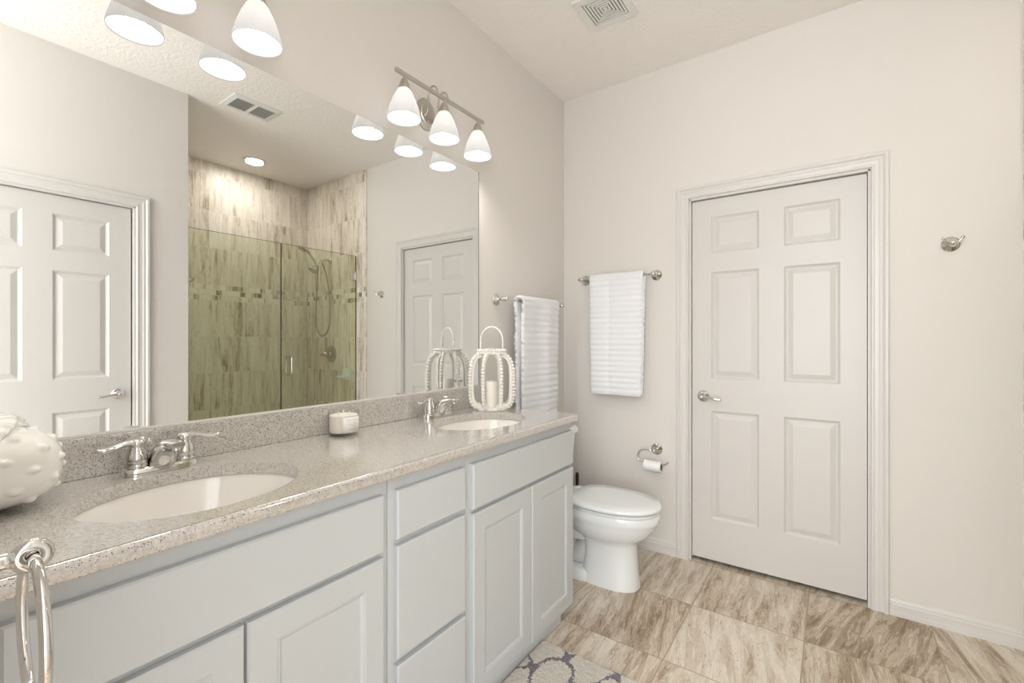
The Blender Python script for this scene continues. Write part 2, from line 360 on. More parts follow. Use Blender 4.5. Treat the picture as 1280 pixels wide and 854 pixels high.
# ------------------------------------------------------------------ room shell
struct('floor', MB().box(-0.12, 3.3, -4.2, 0.12, FLOOR - 0.08, FLOOR), M['floor'], 'brown and cream travertine tiled bathroom floor')
struct('ceiling', MB().box(-0.12, 3.3, -3.4, 0.12, CEIL, CEIL + 0.08), M['ceiling'], 'knockdown textured cream ceiling over the bathroom')
struct('wall_left', MB().box(-0.12, 0.0, -2.85, 0.12, FLOOR, CEIL), M['wall'], 'greige wall that carries the mirror and vanity')
DL, DR, DT = 0.828, 1.656, 2.066      # door opening in the back wall
wb = MB(); wb.box(0.0, DL, 0.0, 0.12, FLOOR, CEIL); wb.box(DR, 3.3, 0.0, 0.12, FLOOR, CEIL); wb.box(DL, DR, 0.0, 0.12, DT, CEIL)
struct('wall_back', wb, M['wall'], 'greige back wall around the six panel door')
struct('wall_back_light_block', MB().box(0.7, 1.8, 0.12, 0.16, FLOOR - 0.08, CEIL), M['dark'], 'added dark panel blocking light behind the back door')  # unseen panel added so world light cannot leak under the door
RX = 2.0
EL, ER = -2.643, -1.815              # door opening in the right wall (y)
wr = MB(); wr.box(RX, RX + 0.12, -2.85, EL, FLOOR, CEIL); wr.box(RX, RX + 0.12, ER, -1.535, FLOOR, CEIL); wr.box(RX, RX + 0.12, EL, ER, DT, CEIL)
struct('wall_right', wr, M['wall'], 'greige right wall around the entry door')
struct('wall_right_light_block', MB().box(RX + 0.12, RX + 0.16, -2.85, -1.6, FLOOR - 0.08, CEIL), M['dark'], 'added dark panel blocking light behind the right door')  # added light blocker that keeps the latch gap dark
struct('wall_shower_side', MB().box(RX + 0.12, 3.3, -1.655, -1.535, FLOOR, CEIL), M['wall'], 'return wall beside the shower')
struct('wall_shower_far', MB().box(3.18, 3.3, -1.535, 0.0, FLOOR, CEIL), M['wall'], 'wall behind the far shower tile')
struct('wall_near', MB().box(0.0, 1.02, -2.85, -2.73, FLOOR, CEIL), M['wall'], 'short wall at the near end of the vanity')
# shower tile
TX = 3.17
struct('wall_tile_far', MB().box(TX, 3.18, -1.535, 0.0, FLOOR, CEIL), M['tile_x'], 'vein cut travertine tile on the far shower wall')
struct('wall_tile_back', MB().box(2.155, TX, -0.010, 0.0, FLOOR, CEIL, 0.002, 1), M['tile_y'], 'vein cut travertine tile behind the shower head')
struct('wall_tile_side', MB().box(2.17, TX, -1.535, -1.525, FLOOR, CEIL, 0.002, 1), M['tile_y'], 'vein cut travertine tile on the shower return wall')
struct('floor_curb', MB().box(2.25, 2.37, -1.525, -0.010, FLOOR, 0.09, 0.006), M['tile_x'], 'travertine shower curb')

# ------------------------------------------------------------------ doors, casings, baseboards
def panel_face(u0, u1, v0, v1, th, panels, prof, edge=0.0):
    """slab with moulded panels; returns list of faces of (u, d, v) with d=0 the front"""
    polys = []
    us = sorted({u0, u1} | {p[0] for p in panels} | {p[1] for p in panels}); vs = sorted({v0, v1} | {p[2] for p in panels} | {p[3] for p in panels})
    e = edge
    def q(a, b, c, d, da=0.0, db=0.0, dc=0.0, dd=0.0): polys.append([a, b, c, d])
    cu = lambda u: u0 + e if u == u0 else (u1 - e if u == u1 else u)
    cv = lambda v: v0 + e if v == v0 else (v1 - e if v == v1 else v)
    for i in range(len(us) - 1):
        for j in range(len(vs) - 1):
            a, b, c, d = us[i], us[i + 1], vs[j], vs[j + 1]
            mid = ((a + b) / 2, (c + d) / 2)
            if any(p[0] < mid[0] < p[1] and p[2] < mid[1] < p[3] for p in panels): continue
            polys.append([(cu(a), 0, cv(c)), (cu(b), 0, cv(c)), (cu(b), 0, cv(d)), (cu(a), 0, cv(d))])
    for a, b, c, d in panels:
        loops = []
        for off, dep in prof: loops.append([(a + off, dep, c + off), (b - off, dep, c + off), (b - off, dep, d - off), (a + off, dep, d - off)])
        for l0, l1 in zip(loops[:-1], loops[1:]):
            for k in range(4): polys.append([l0[k], l0[(k + 1) % 4], l1[(k + 1) % 4], l1[k]])
        polys.append(loops[-1])
    L0 = [(u0 + e, 0, v0 + e), (u1 - e, 0, v0 + e), (u1 - e, 0, v1 - e), (u0 + e, 0, v1 - e)]
    Lm = [(u0, e, v0), (u1, e, v0), (u1, e, v1), (u0, e, v1)]
    L1 = [(u0, th, v0), (u1, th, v0), (u1, th, v1), (u0, th, v1)]
    for A, B in ((L0, Lm), (Lm, L1)):
        for k in range(4): polys.append([A[k], A[(k + 1) % 4], B[(k + 1) % 4], B[k]])
    polys.append(L1)
    return polys
def polys_mb(polys, mp):
    mb = MB(); cache = {}
    for poly in polys:
        vs = []
        for p in poly:
            k = tuple(round(x, 5) for x in p)
            if k not in cache: cache[k] = mb.bm.verts.new(mp(*p))
            if cache[k] not in vs: vs.append(cache[k])
        if len(vs) > 2:
            try: mb.bm.faces.new(vs)
            except ValueError: pass
    return mb
DOORPROF = [(0, 0), (0.004, 0.004), (0.012, 0.010), (0.017, 0.010), (0.022, 0.008), (0.040, 0.002), (0.043, 0.0015)]
def door_panels(c):
    L = (c - 0.299, c - 0.058); R = (c + 0.058, c + 0.299); P = []
    for a, b in (L, R):
        for z0, z1 in ((0.228, 0.845), (1.030, 1.637), (1.746, 1.952)): P.append((a, b, z0, z1))
    return P
def casing(o0, o1, top, mp):
    """mitred door casing around an opening o0..o1"""
    prof = [(0, 0), (0, 0.009), (0.003, 0.012), (0.009, 0.012), (0.013, 0.009), (0.028, 0.010), (0.034, 0.013), (0.040, 0.013), (0.044, 0.011), (0.052, 0.018), (0.062, 0.018), (0.066, 0.014), (0.066, 0)]
    mb = MB(); rings = []
    for (u, v, du, dv) in ((o0, FLOOR, -1, 0), (o0, top, -1, 1), (o1, top, 1, 1), (o1, FLOOR, 1, 0)):
        rings.append([mp(u + du * w_, -d, v + dv * w_) for w_, d in prof])
    mb.loft(rings, True, True, closed=True)
    return mb
def jamb(o0, o1, top, mp):
    mb = MB()
    for (a, b) in ((o0 - 0.001, o0 + 0.008), (o1 - 0.008, o1 + 0.001)):
        p, q = mp(a, 0.0, FLOOR), mp(b, 0.11, top)
        mb.box(min(p[0], q[0]), max(p[0], q[0]), min(p[1], q[1]), max(p[1], q[1]), FLOOR, top)
    p, q = mp(o0, 0.0, top - 0.008), mp(o1, 0.11, top + 0.001)
    mb.box(min(p[0], q[0]), max(p[0], q[0]), min(p[1], q[1]), max(p[1], q[1]), top - 0.008, top)
    return mb
def lever(parent, base, out, side, up=(0, 0, 1), L=0.10):
    """lever handle: rose on the door, neck, curved lever; out = away from the door, side = where the lever points"""
    b, o_, s_, z = Vector(base), Vector(out), Vector(side), Vector(up)
    mb = MB(); mb.lathe([(0.030, 0), (0.0325, 0.003), (0.031, 0.007), (0.024, 0.011), (0.016, 0.014), (0.012, 0.020), (0.011, 0.045), (0.0125, 0.052), (0.008, 0.058), (0.0, 0.059)], b, o_, 28)
    h = mb.build('door_handle', M['chrome'], parent, origin=b, smooth=True)
    t = MB(); P0 = b + o_ * 0.048
    t.tube([P0 - s_ * 0.006, P0 + s_ * 0.012 + z * 0.001, P0 + s_ * 0.035 - z * 0.001 + o_ * 0.003, P0 + s_ * 0.06 - z * 0.006 + o_ * 0.004, P0 + s_ * 0.085 - z * 0.009, P0 + s_ * L - z * 0.008 - o_ * 0.003, P0 + s_ * (L + 0.003) - z * 0.008 - o_ * 0.003], [0.008, 0.0095, 0.0075, 0.007, 0.0085, 0.008, 0.003], 12, sub=4)
    t.build('lever', M['chrome'], h, smooth=True)
    return h

mpB = lambda u, d, v: Vector((u, d, v))                       # back wall: faces -y
mpR = lambda u, d, v: Vector((RX + d, u, v))                  # right wall: faces -x
c = (0.838 + 1.646) / 2
d1 = struct('door_1', polys_mb([[(p[0], p[1] + 0.022, p[2]) for p in f] for f in panel_face(0.838, 1.646, -0.008, 2.054, 0.035, door_panels(c), DOORPROF, 0.002)], mpB), M['door_paint'], 'closed white six panel door in the back wall')
lever(d1, (0.900, 0.022, 0.926), (0, -1, 0), (1, 0, 0))
struct('trim_1', casing(DL - 0.004, DR + 0.004, DT + 0.004, mpB), M['trim'], 'moulded casing around the back door')
struct('trim_2', jamb(DL, DR, DT, mpB), M['trim'], 'jamb of the back door')
c = (-2.633 - 1.825) / 2
d2 = struct('door_2', polys_mb([[(p[0], p[1] + 0.022, p[2]) for p in f] for f in panel_face(-2.636, -1.831, -0.008, 2.054, 0.035, door_panels(c - 0.004), DOORPROF, 0.002)], mpR), M['door_paint'], 'white six panel door in the right wall, seen in the mirror')
lever(d2, (RX + 0.022, -1.895, 0.926), (-1, 0, 0), (0, -1, 0))
struct('trim_3', casing(EL - 0.004, ER + 0.004, DT + 0.004, mpR), M['trim'], 'moulded casing around the right door')
struct('trim_4', jamb(EL, ER, DT, mpR), M['trim'], 'jamb of the right door')

BBP = [(0, 0), (0.013, 0), (0.013, 0.020), (0.0115, 0.022), (0.0115, 0.047), (0.013, 0.049), (0.0125, 0.053), (0.009, 0.058), (0.0095, 0.064), (0.007, 0.072), (0.003, 0.078), (0, 0.078)]
def baseboard(name, a, b, nrm, label):
    a, b, nrm = Vector(a), Vector(b), Vector(nrm); mb = MB()
    mb.loft([[p + nrm * d + Vector((0, 0, FLOOR + h)) for d, h in BBP] for p in (a, b)])
    return struct(name, mb, M['trim'], label)
baseboard('baseboard_back_right', (DR + 0.071, 0, 0), (2.154, 0, 0), (0, -1, 0), 'white moulded baseboard right of the back door')
baseboard('baseboard_back_left', (0.013, 0, 0), (DL - 0.071, 0, 0), (0, -1, 0), 'white moulded baseboard behind the toilet')
baseboard('baseboard_left', (0, -0.87, 0), (0, 0, 0), (1, 0, 0), 'white moulded baseboard under the left towel bar')
baseboard('baseboard_right', (RX, ER + 0.071, 0), (RX, -1.535, 0), (-1, 0, 0), 'white moulded baseboard on the right wall')

# ------------------------------------------------------------------ mirror
mr = MB().box(0.0005, 0.006, -2.725, -0.928, 1.016, 2.122).build('wall_mirror', M['mirror'], origin=(0, -1.8, 1.016))
tag(mr, 'large frameless mirror on the left wall above the double vanity', 'mirror')
MB().box(0.0005, 0.0095, -2.725, -0.928, 1.0105, 1.0165).build('bottom_channel', M['trim'], mr)
MB().box(0.0005, 0.0065, -0.928, -0.9255, 1.016, 2.122).build('side_edge', M['glass_edge'], mr)

# ------------------------------------------------------------------ vanity
CT = 0.91          # counter top height
CABP = [(0, 0), (0.003, 0.0015), (0.006, 0.0015), (0.012, 0.006), (0.015, 0.0065)]
def mpC(x): return lambda u, d, v: Vector((x - d, u, v))
def front(name, y0, y1, z0, z1, parent, panel=False, label=None):
    ps = [(y0 + 0.060, y1 - 0.060, z0 + 0.060, z1 - 0.060)] if panel else []
    o = polys_mb(panel_face(y0, y1, z0, z1, 0.0195, ps, CABP, 0.004), mpC(0.5405)).build(name, M['cabinet'], parent)
    if label: o['label'] = label
    return o
def cabinet(name, y0, y1, label, fronts, group='vanity cabinets under the worktop'):
    t = thing(name, (0.26, (y0 + y1) / 2, FLOOR), label, 'cabinet', group)
    mb = MB(); mb.box(0.02, 0.506, y0 + 0.001, y0 + 0.017, 0.031, 0.8785); mb.box(0.02, 0.506, y1 - 0.017, y1 - 0.001, 0.031, 0.8785); mb.box(0.02, 0.500, y0 + 0.017, y1 - 0.017, 0.031, 0.047); mb.box(0.02, 0.028, y0 + 0.017, y1 - 0.017, 0.047, 0.8785)
    mb.build('carcass', M['cabinet'], t)
    # face frame from stiles and rails around the openings
    fr = MB(); zs = sorted({0.03, 0.8785})
    fr.box(0.5065, 0.5205, y0 + 0.0008, y1 - 0.0008, 0.030, 0.8785, 0.001, 1)
    fr.build('face_frame', M['cabinet'], t)
    for f in fronts: front(*f[:5], t, *f[5:])
    MB().box(0.08, 0.505, y0 + 0.001, y1 - (0.060 if y1 > -1 else 0.001), FLOOR, 0.030, 0.003, 2).build('toe_kick', M['cabinet'], t)
    return t
cabinet('vanity_sink_cabinet', -2.725, -1.943, 'white sink cabinet nearest the camera, under the near basin', [
    ('false_drawer_front', -2.652, -1.967, 0.684, 0.836), ('door', -2.652, -2.319, 0.045, 0.669, True), ('door', -2.313, -1.967, 0.045, 0.669, True)])
cabinet('vanity_drawer_cabinet', -1.942, -1.622, 'narrow white cabinet with three drawers between the two sink cabinets', [
    ('drawer_front', -1.922, -1.640, 0.700, 0.836), ('drawer_front', -1.922, -1.640, 0.370, 0.682), ('drawer_front', -1.922, -1.640, 0.045, 0.352)])
cabinet('vanity_sink_cabinet', -1.621, -0.886, 'white sink cabinet at the toilet end, under the far basin', [
    ('false_drawer_front', -1.601, -0.894, 0.684, 0.836), ('door', -1.601, -1.248, 0.045, 0.669, True), ('door', -1.241, -0.894, 0.045, 0.669, True)])

# worktop with two oval holes, rounded front edge
SINKS = [(0.31, -2.32, 0.222, 0.188), (0.295, -1.268, 0.232, 0.170)]      # cx, cy, half length (y), half width (x)
def worktop():
    mb = MB(); bm = mb.bm
    x0, x1, ya, yb, z0, z1 = 0.001, 0.560, -2.728, -0.875, 0.8795, CT
    nseg = 64
    def ell(s, z): return [Vector((s[0] + s[3] * math.cos(2 * PI * i / nseg), s[1] + s[2] * math.sin(2 * PI * i / nseg), z)) for i in range(nseg)]
    ymid = -1.80
    for s, (p, q) in ((SINKS[0], (ya, ymid)), (SINKS[1], (ymid, yb))):
        # square ring around the hole matched to the ellipse points
        def outer(i, z):
            a = 2 * PI * i / nseg; dx, dy = math.cos(a) * s[3], math.sin(a) * s[2]
            tx = ((XB if dx > 0 else x0) - s[0]) / dx if abs(dx) > 1e-9 else 1e9
            ty = ((YQ if dy > 0 else YP) - s[1]) / dy if abs(dy) > 1e-9 else 1e9
            t = min(tx, ty); return Vector((s[0] + dx * t, s[1] + dy * t, z))
        XB = x1 - 0.012; YQ = q - (0.012 if q == yb else 0); YP = p
        for z, flip in ((z1, False), (z0, True)):
            A = [bm.verts.new(v) for v in ell(s, z)]; B = [bm.verts.new(outer(i, z)) for i in range(nseg)]
            for i in range(nseg):
                j = (i + 1) % nseg; bm.faces.new((A[i], A[j], B[j], B[i]))
            # corners
            for cx_, cy_ in ((x0, YP), (x0, YQ), (XB, YP), (XB, YQ)):
                cand = [(i, B[i], B[(i + 1) % nseg]) for i in range(nseg)]
                for i, a_, b_ in cand:
                    if (abs(a_.co.x - b_.co.x) > 1e-6 and abs(a_.co.y - b_.co.y) > 1e-6):
                        cc = Vector((cx_, cy_, z))
                        if (a_.co - cc).length < 0.12 and (b_.co - cc).length < 0.12 and (abs(a_.co.x - cx_) < 1e-5 or abs(a_.co.y - cy_) < 1e-5) and (abs(b_.co.x - cx_) < 1e-5 or abs(b_.co.y - cy_) < 1e-5):
                            bm.faces.new((a_, bm.verts.new(cc), b_))
            if z == z1: TA = A
            else:
                for i in range(nseg):
                    j = (i + 1) % nseg; bm.faces.new((TA[i], TA[j], A[j], A[i]))
    # rounded nose: front (x) and right end (y)
    prof = [(0.0, z1)] + [(0.012 * math.sin(a), z1 - 0.012 + 0.012 * math.cos(a)) for a in [PI / 8 * k for k in range(1, 5)]] + [(0.012, z0 + 0.004), (0.010, z0 + 0.001), (0.0, z0)]
    path = [((x1 - 0.012, ya), (1, 0)), ((x1 - 0.012, yb - 0.012), (1, 0))] + [((x1 - 0.012, yb - 0.012), (math.cos(a), math.sin(a))) for a in [PI / 12 * k for k in range(1, 6)]] + [((x1 - 0.012, yb - 0.012), (0, 1)), ((x0, yb - 0.012), (0, 1))]
    mb.loft([[Vector((p[0] + d[0] * w_, p[1] + d[1] * w_, z)) for w_, z in prof] for p, d in path], False, False, closed=False)
    bm.faces.new([bm.verts.new((x, ya, z)) for x, z in ((x0, z1), (x0, z0), (x1 - 0.012, z0), (x1 - 0.012, z1))])
    bmesh.ops.remove_doubles(bm, verts=bm.verts, dist=1e-5)
    return mb
wt = worktop().build('vanity_worktop', M['quartz'], origin=(0.28, -1.8, 0.8795), angle=40)
tag(wt, 'long speckled beige quartz worktop with two oval basin cutouts on the vanity', 'countertop')
bs = MB().box(0.001, 0.020, -2.728, -0.876, CT + 0.0004, 1.010, 0.002, 2).build('backsplash', M['quartz'], wt)

def basin(s, label):
    cx_, cy_, a, b_ = s
    mb = MB(); n = 64; rings = []
    prof = [(1.035, 0.0), (1.028, 0.0), (1.02, -0.004), (1.0, -0.012), (0.965, -0.045), (0.90, -0.085), (0.78, -0.118), (0.58, -0.136), (0.32, -0.145), (0.10, -0.149)]
    z = 0.8790
    for r, h in prof: rings.append([Vector((cx_ + b_ * r * math.cos(2 * PI * i / n), cy_ + a * r * math.sin(2 * PI * i / n), z + h)) for i in range(n)])
    for r, h in [(0.10, -0.158), (0.34, -0.155), (0.62, -0.147), (0.82, -0.128), (0.94, -0.09), (0.995, -0.045), (1.028, -0.012), (1.035, -0.006)]:
        rings.append([Vector((cx_ + b_ * r * math.cos(2 * PI * i / n), cy_ + a * r * math.sin(2 * PI * i / n), z + h)) for i in range(n)])
    rings.append(rings[0])
    mb.loft(rings, False, False); bmesh.ops.remove_doubles(mb.bm, verts=mb.bm.verts, dist=1e-6)
    o = mb.build('sink_basin', M['basin'], origin=(cx_, cy_, z - 0.158), smooth=True)
    tag(o, label, 'sink', 'undermount basins')
    d = MB(); d.lathe([(0.0, -0.150), (0.019, -0.150), (0.0195, -0.147), (0.016, -0.1455), (0.012, -0.1475), (0.0, -0.1465)], (cx_, cy_, z), (0, 0, 1), 24, False, False)
    d.build('drain', M['chrome'], o, smooth=True)
    return o
basin(SINKS[0], 'oval white undermount basin nearest the camera, beside the shell')
basin(SINKS[1], 'oval white undermount basin at the far end, in front of the beaded lantern')

# faucets
def faucet(cx_, cy_, label):
    z = CT + 0.0006
    t = thing('faucet', (cx_, cy_, z), label, 'faucet', 'two handle faucets')
    mb = MB(); n = 40
    def oval(hw, hl, z_): 
        out = []
        for i in range(n):
            a = 2 * PI * i / n; r = ((abs(math.cos(a)) ** 3.2 + abs(math.sin(a)) ** 3.2)) ** (-1 / 3.2)
            out.append(Vector((cx_ + hw * r * math.cos(a), cy_ + hl * r * math.sin(a), z + z_)))
        return out
    mb.loft([oval(0.026, 0.080, 0), oval(0.026, 0.080, 0.010), oval(0.024, 0.078, 0.016), oval(0.019, 0.073, 0.019)])
    mb.build('base_plate', M['chrome'], t, angle=50)
    for s in (-1, 1):
        hy = cy_ + s * 0.052
        h = MB(); h.lathe([(0.0235, 0.0185), (0.0235, 0.024), (0.0220, 0.028), (0.0235, 0.034), (0.0225, 0.046), (0.0195, 0.060), (0.0155, 0.068), (0.0165, 0.073), (0.0175, 0.079), (0.0155, 0.085), (0.008, 0.089), (0.0, 0.090)], (cx_, hy, z), (0, 0, 1), 28)
        ho = h.build('handle', M['chrome'], t, smooth=True)
        l = MB(); l.tube([(cx_, hy - s * 0.006, z + 0.080), (cx_ + 0.001, hy + s * 0.012, z + 0.082), (cx_ + 0.004, hy + s * 0.030, z + 0.080), (cx_ + 0.008, hy + s * 0.050, z + 0.074), (cx_ + 0.011, hy + s * 0.068, z + 0.072), (cx_ + 0.012, hy + s * 0.080, z + 0.076)], [0.013, 0.0125, 0.0105, 0.0115, 0.0130, 0.006], 14, sub=5, squash=(0.62, 1.0))
        l.build('lever', M['chrome'], ho, smooth=True)
    # low arc spout: lofted rounded sections rising and reaching over the basin
    sp = MB()
    secs = [(-0.016, 0.000, 0.018, 0.030, 0.020), (-0.012, 0.020, 0.024, 0.028, 0.020)]
    path = [(0.000, 0.008, 0.026, 0.030), (0.006, 0.026, 0.026, 0.0295), (0.018, 0.046, 0.025, 0.0275), (0.036, 0.062, 0.021, 0.025), (0.058, 0.0725, 0.016, 0.0225), (0.082, 0.0775, 0.0115, 0.0200), (0.104, 0.0780, 0.0090, 0.0180), (0.110, 0.0775, 0.0070, 0.0160)]
    rings = []
    for k, (px, pz, rt, rw) in enumerate(path):
        q = path[min(k + 1, len(path) - 1)]; p_ = path[max(k - 1, 0)]
        d = Vector((q[0] - p_[0], 0, q[1] - p_[1])).normalized(); up = Vector((-d.z, 0, d.x))
        ring = []
        for i in range(24):
            a = 2 * PI * i / 24; r = ((abs(math.cos(a)) ** 2.6 + abs(math.sin(a)) ** 2.6)) ** (-1 / 2.6)
            ring.append(Vector((cx_ + px, cy_, z + pz)) + up * (rt * r * math.sin(a)) + Vector((0, 1, 0)) * (rw * r * math.cos(a)))
        rings.append(ring)
    sp.loft(rings); so = sp.build('spout', M['chrome'], t, angle=50)
    ar = MB(); ar.lathe([(0.0100, 0.0), (0.0100, 0.010), (0.008, 0.0105), (0.0, 0.0105)], (cx_ + 0.096, cy_, z + 0.074), (0.15, 0, -1), 18); ar.build('aerator', M['chrome'], so, angle=40)
    kn = MB(); kn.lathe([(0.003, 0.0), (0.003, 0.024), (0.007, 0.027), (0.0075, 0.033), (0.004, 0.037), (0, 0.0375)], (cx_ - 0.016, cy_, z + 0.019), (0, 0, 1), 16); kn.build('lift_rod', M['chrome'], t, smooth=True)
    return t
faucet(0.080, -2.318, 'chrome two handle faucet at the near basin, beside the shell')
faucet(0.080, -1.300, 'chrome two handle faucet at the far basin, beside the beaded lantern')

# ------------------------------------------------------------------ vanity lights
def vanity_light(cy, label):
    x = 0.12; zb = 2.300
    t = thing('vanity_light', (0.001, cy, zb - 0.03), label, 'wall light', 'vanity lights over the mirror')
    mb = MB(); mb.lathe([(0.056, 0), (0.056, 0.006), (0.053, 0.011), (0.046, 0.014), (0.040, 0.0145), (0.036, 0.019), (0.0, 0.020)], (0.001, cy, zb - 0.028), (1, 0, 0), 40, sx=1.28, sy=1.0)
    mb.build('back_plate', M['nickel'], t, angle=35)
    for s in (-1, 1):
        yy = cy + s * 0.032
        a = MB(); a.tube([(0.019, yy, zb - 0.045), (0.035, yy, zb - 0.050), (0.050, yy, zb - 0.040), (0.054, yy, zb - 0.012), (0.054, yy, zb + 0.022), (0.060, yy, zb + 0.046), (0.076, yy, zb + 0.060), (0.096, yy, zb + 0.056), (0.108, yy, zb + 0.038), (0.114, yy, zb + 0.012)], 0.0042, 10, sub=5)
        a.sphere((0.035, yy, zb - 0.050), 0.0075)
        a.build('curved_arm', M['nickel'], t, smooth=True)
        sc = MB(); sc.lathe([(0.0055, 0), (0.0055, 0.004), (0.003, 0.007), (0, 0.0075)], (0.0195, cy + s * 0.0, zb - 0.028 + s * 0.038), (1, 0, 0), 14); sc.build('screw_cap', M['nickel'], t, angle=40)
    b = MB(); b.box(x - 0.006, x + 0.006, cy - 0.272, cy + 0.272, zb - 0.0, zb + 0.016, 0.002, 2); b.build('bar', M['nickel'], t)
    for k in (-1, 0, 1):
        yy = cy + k * 0.228
        s = MB(); s.lathe([(0.0045, 0.0), (0.0045, -0.010), (0.010, -0.013), (0.013, -0.017), (0.020, -0.034), (0.0255, -0.052), (0.0255, -0.056), (0.0, -0.056)], (x, yy, zb), (0, 0, 1), 26)
        so = s.build('socket_cup', M['nickel'], t, angle=45)
        g = MB(); prof = [(0.022, -0.050), (0.030, -0.062), (0.043, -0.088), (0.055, -0.120), (0.063, -0.148), (0.0665, -0.166), (0.0655, -0.172), (0.0635, -0.168), (0.060, -0.148), (0.052, -0.120), (0.040, -0.088), (0.027, -0.062), (0.020, -0.052)]
        g.lathe(prof, (x, yy, zb), (0, 0, 1), 36, False, False)
        g.build('lamp_shade', M['shade'], so, smooth=True)
        bu = MB(); bu.lathe([(0.0, -0.1495), (0.012, -0.148), (0.021, -0.142), (0.0265, -0.132), (0.028, -0.121), (0.0255, -0.108), (0.018, -0.092), (0.0135, -0.080), (0.013, -0.060), (0.0, -0.060)], (x, yy, zb), (0, 0, 1), 24, False, False)
        bu.build('bulb', M['bulb'], so, smooth=True)
    return t
vanity_light(-1.302, 'three shade brushed nickel vanity light over the far end of the mirror')
vanity_light(-2.322, 'three shade vanity light over the near basin, cut by the top of the photo')

# recessed light in the shower ceiling
t = thing('recessed_light', (2.80, -0.735, CEIL), 'round white recessed ceiling light over the shower, seen in the mirror', 'ceiling light')
MB().lathe([(0.092, 0), (0.092, -0.003), (0.088, -0.006), (0.074, -0.008), (0.070, -0.005), (0.070, 0)], (2.80, -0.735, CEIL - 0.0005), (0, 0, 1), 40, False, False).build('trim_ring', M['vent'], t, smooth=True)
MB().lathe([(0.071, -0.003), (0.060, -0.0065), (0.03, -0.009), (0, -0.0095)], (2.80, -0.735, CEIL - 0.0005), (0, 0, 1), 40, True, False).build('lens', M['can'], t, smooth=True)
l = bpy.data.lights.new('can_light', 'AREA'); l.shape = 'DISK'; l.size = 0.14; l.energy = CAN_W; l.color = (1.0, 0.95, 0.88)
lo = bpy.data.objects.new('can_light', l); C.objects.link(lo); lo.location = (2.80, -0.735, CEIL - 0.02)

# ceiling vents
vx0, vx1, vy0, vy1 = 0.478, 0.722, -0.800, -0.548
cx_, cy_ = (vx0 + vx1) / 2, (vy0 + vy1) / 2
t = thing('exhaust_fan_grille', (cx_, cy_, CEIL), 'square white exhaust fan grille with concentric slots on the ceiling above the toilet', 'vent')
def sqring(mb, cx, cy, ho, hi, z0, z1, z2=None, hy=1.0):
    R = []
    for h, z in ((ho, z0), (ho, z1), (hi, z1 if z2 is None else z2), (hi, z0)): R.append([Vector((cx + a * h, cy + b * h * hy, z)) for a, b in ((-1, -1), (1, -1), (1, 1), (-1, 1))])
    R.append(R[0]); mb.loft(R, False, False)
mb = MB(); sqring(mb, cx_, cy_, 0.122, 0.088, CEIL - 0.0005, CEIL - 0.011); mb.build('grille_frame', M['vent'], t)
MB().box(cx_ - 0.089, cx_ + 0.089, cy_ - 0.089, cy_ + 0.089, CEIL - 0.003, CEIL - 0.001).build('backing', M['vent_dark'], t)  # dark sheet paints the shade inside the grille slots
for k in range(5):
    mb = MB(); h = 0.0835 - k * 0.0150; sqring(mb, cx_, cy_, h, h - 0.0098, CEIL - 0.0065, CEIL - 0.0095); mb.build('louver_ring', M['vent'], t)
MB().box(cx_ - 0.0095, cx_ + 0.0095, cy_ - 0.0095, cy_ + 0.0095, CEIL - 0.0095, CEIL - 0.0065).build('centre_plate', M['vent'], t)
mb = MB()
for a, b in ((1, 1), (1, -1)): mb.tube([(cx_ - 0.085 * a, cy_ - 0.085 * b, CEIL - 0.0045), (cx_ + 0.085 * a, cy_ + 0.085 * b, CEIL - 0.0045)], 0.0014, 6)
mb.build('brace', M['vent_dark'], t)

rx0, rx1, ry0, ry1 = 1.715, 1.965, -1.368, -1.040
t = thing('air_register', ((rx0 + rx1) / 2, (ry0 + ry1) / 2, CEIL), 'rectangular white air register with two banks of slats on the ceiling, seen in the mirror', 'vent')
mb = MB(); fz0, fz1 = CEIL - 0.0005, CEIL - 0.010; ix0, ix1, iy0, iy1 = rx0 + 0.045, rx1 - 0.045, ry0 + 0.035, ry1 - 0.035
R = []
for (a, b, c_, d, z) in ((rx0, rx1, ry0, ry1, fz0), (rx0 + 0.004, rx1 - 0.004, ry0 + 0.004, ry1 - 0.004, CEIL - 0.005), (ix0, ix1, iy0, iy1, fz1), (ix0, ix1, iy0, iy1, fz0)): R.append([Vector(p) for p in ((a, c_, z), (b, c_, z), (b, d, z), (a, d, z))])
R.append(R[0]); mb.loft(R, False, False); mb.box(ix0, ix1, (iy0 + iy1) / 2 - 0.010, (iy0 + iy1) / 2 + 0.010, CEIL - 0.010, CEIL - 0.002); mb.build('register_frame', M['vent'], t)
MB().box(ix0, ix1, iy0, iy1, CEIL - 0.002, CEIL - 0.0008).build('backing', M['register_dark'], t)  # grey sheet stands in for shade between the slats
for half in ((iy0, (iy0 + iy1) / 2 - 0.010), ((iy0 + iy1) / 2 + 0.010, iy1)):
    for k in range(8):
        xx = ix0 + (k + 0.5) * (ix1 - ix0) / 8; mb = MB()
        mb.loft([[Vector((xx - 0.005, y, CEIL - 0.0095)), Vector((xx + 0.005, y, CEIL - 0.0070)), Vector((xx + 0.005, y, CEIL - 0.0082)), Vector((xx - 0.005, y, CEIL - 0.0107))] for y in half])
        mb.build('slat', M['vent'], t)

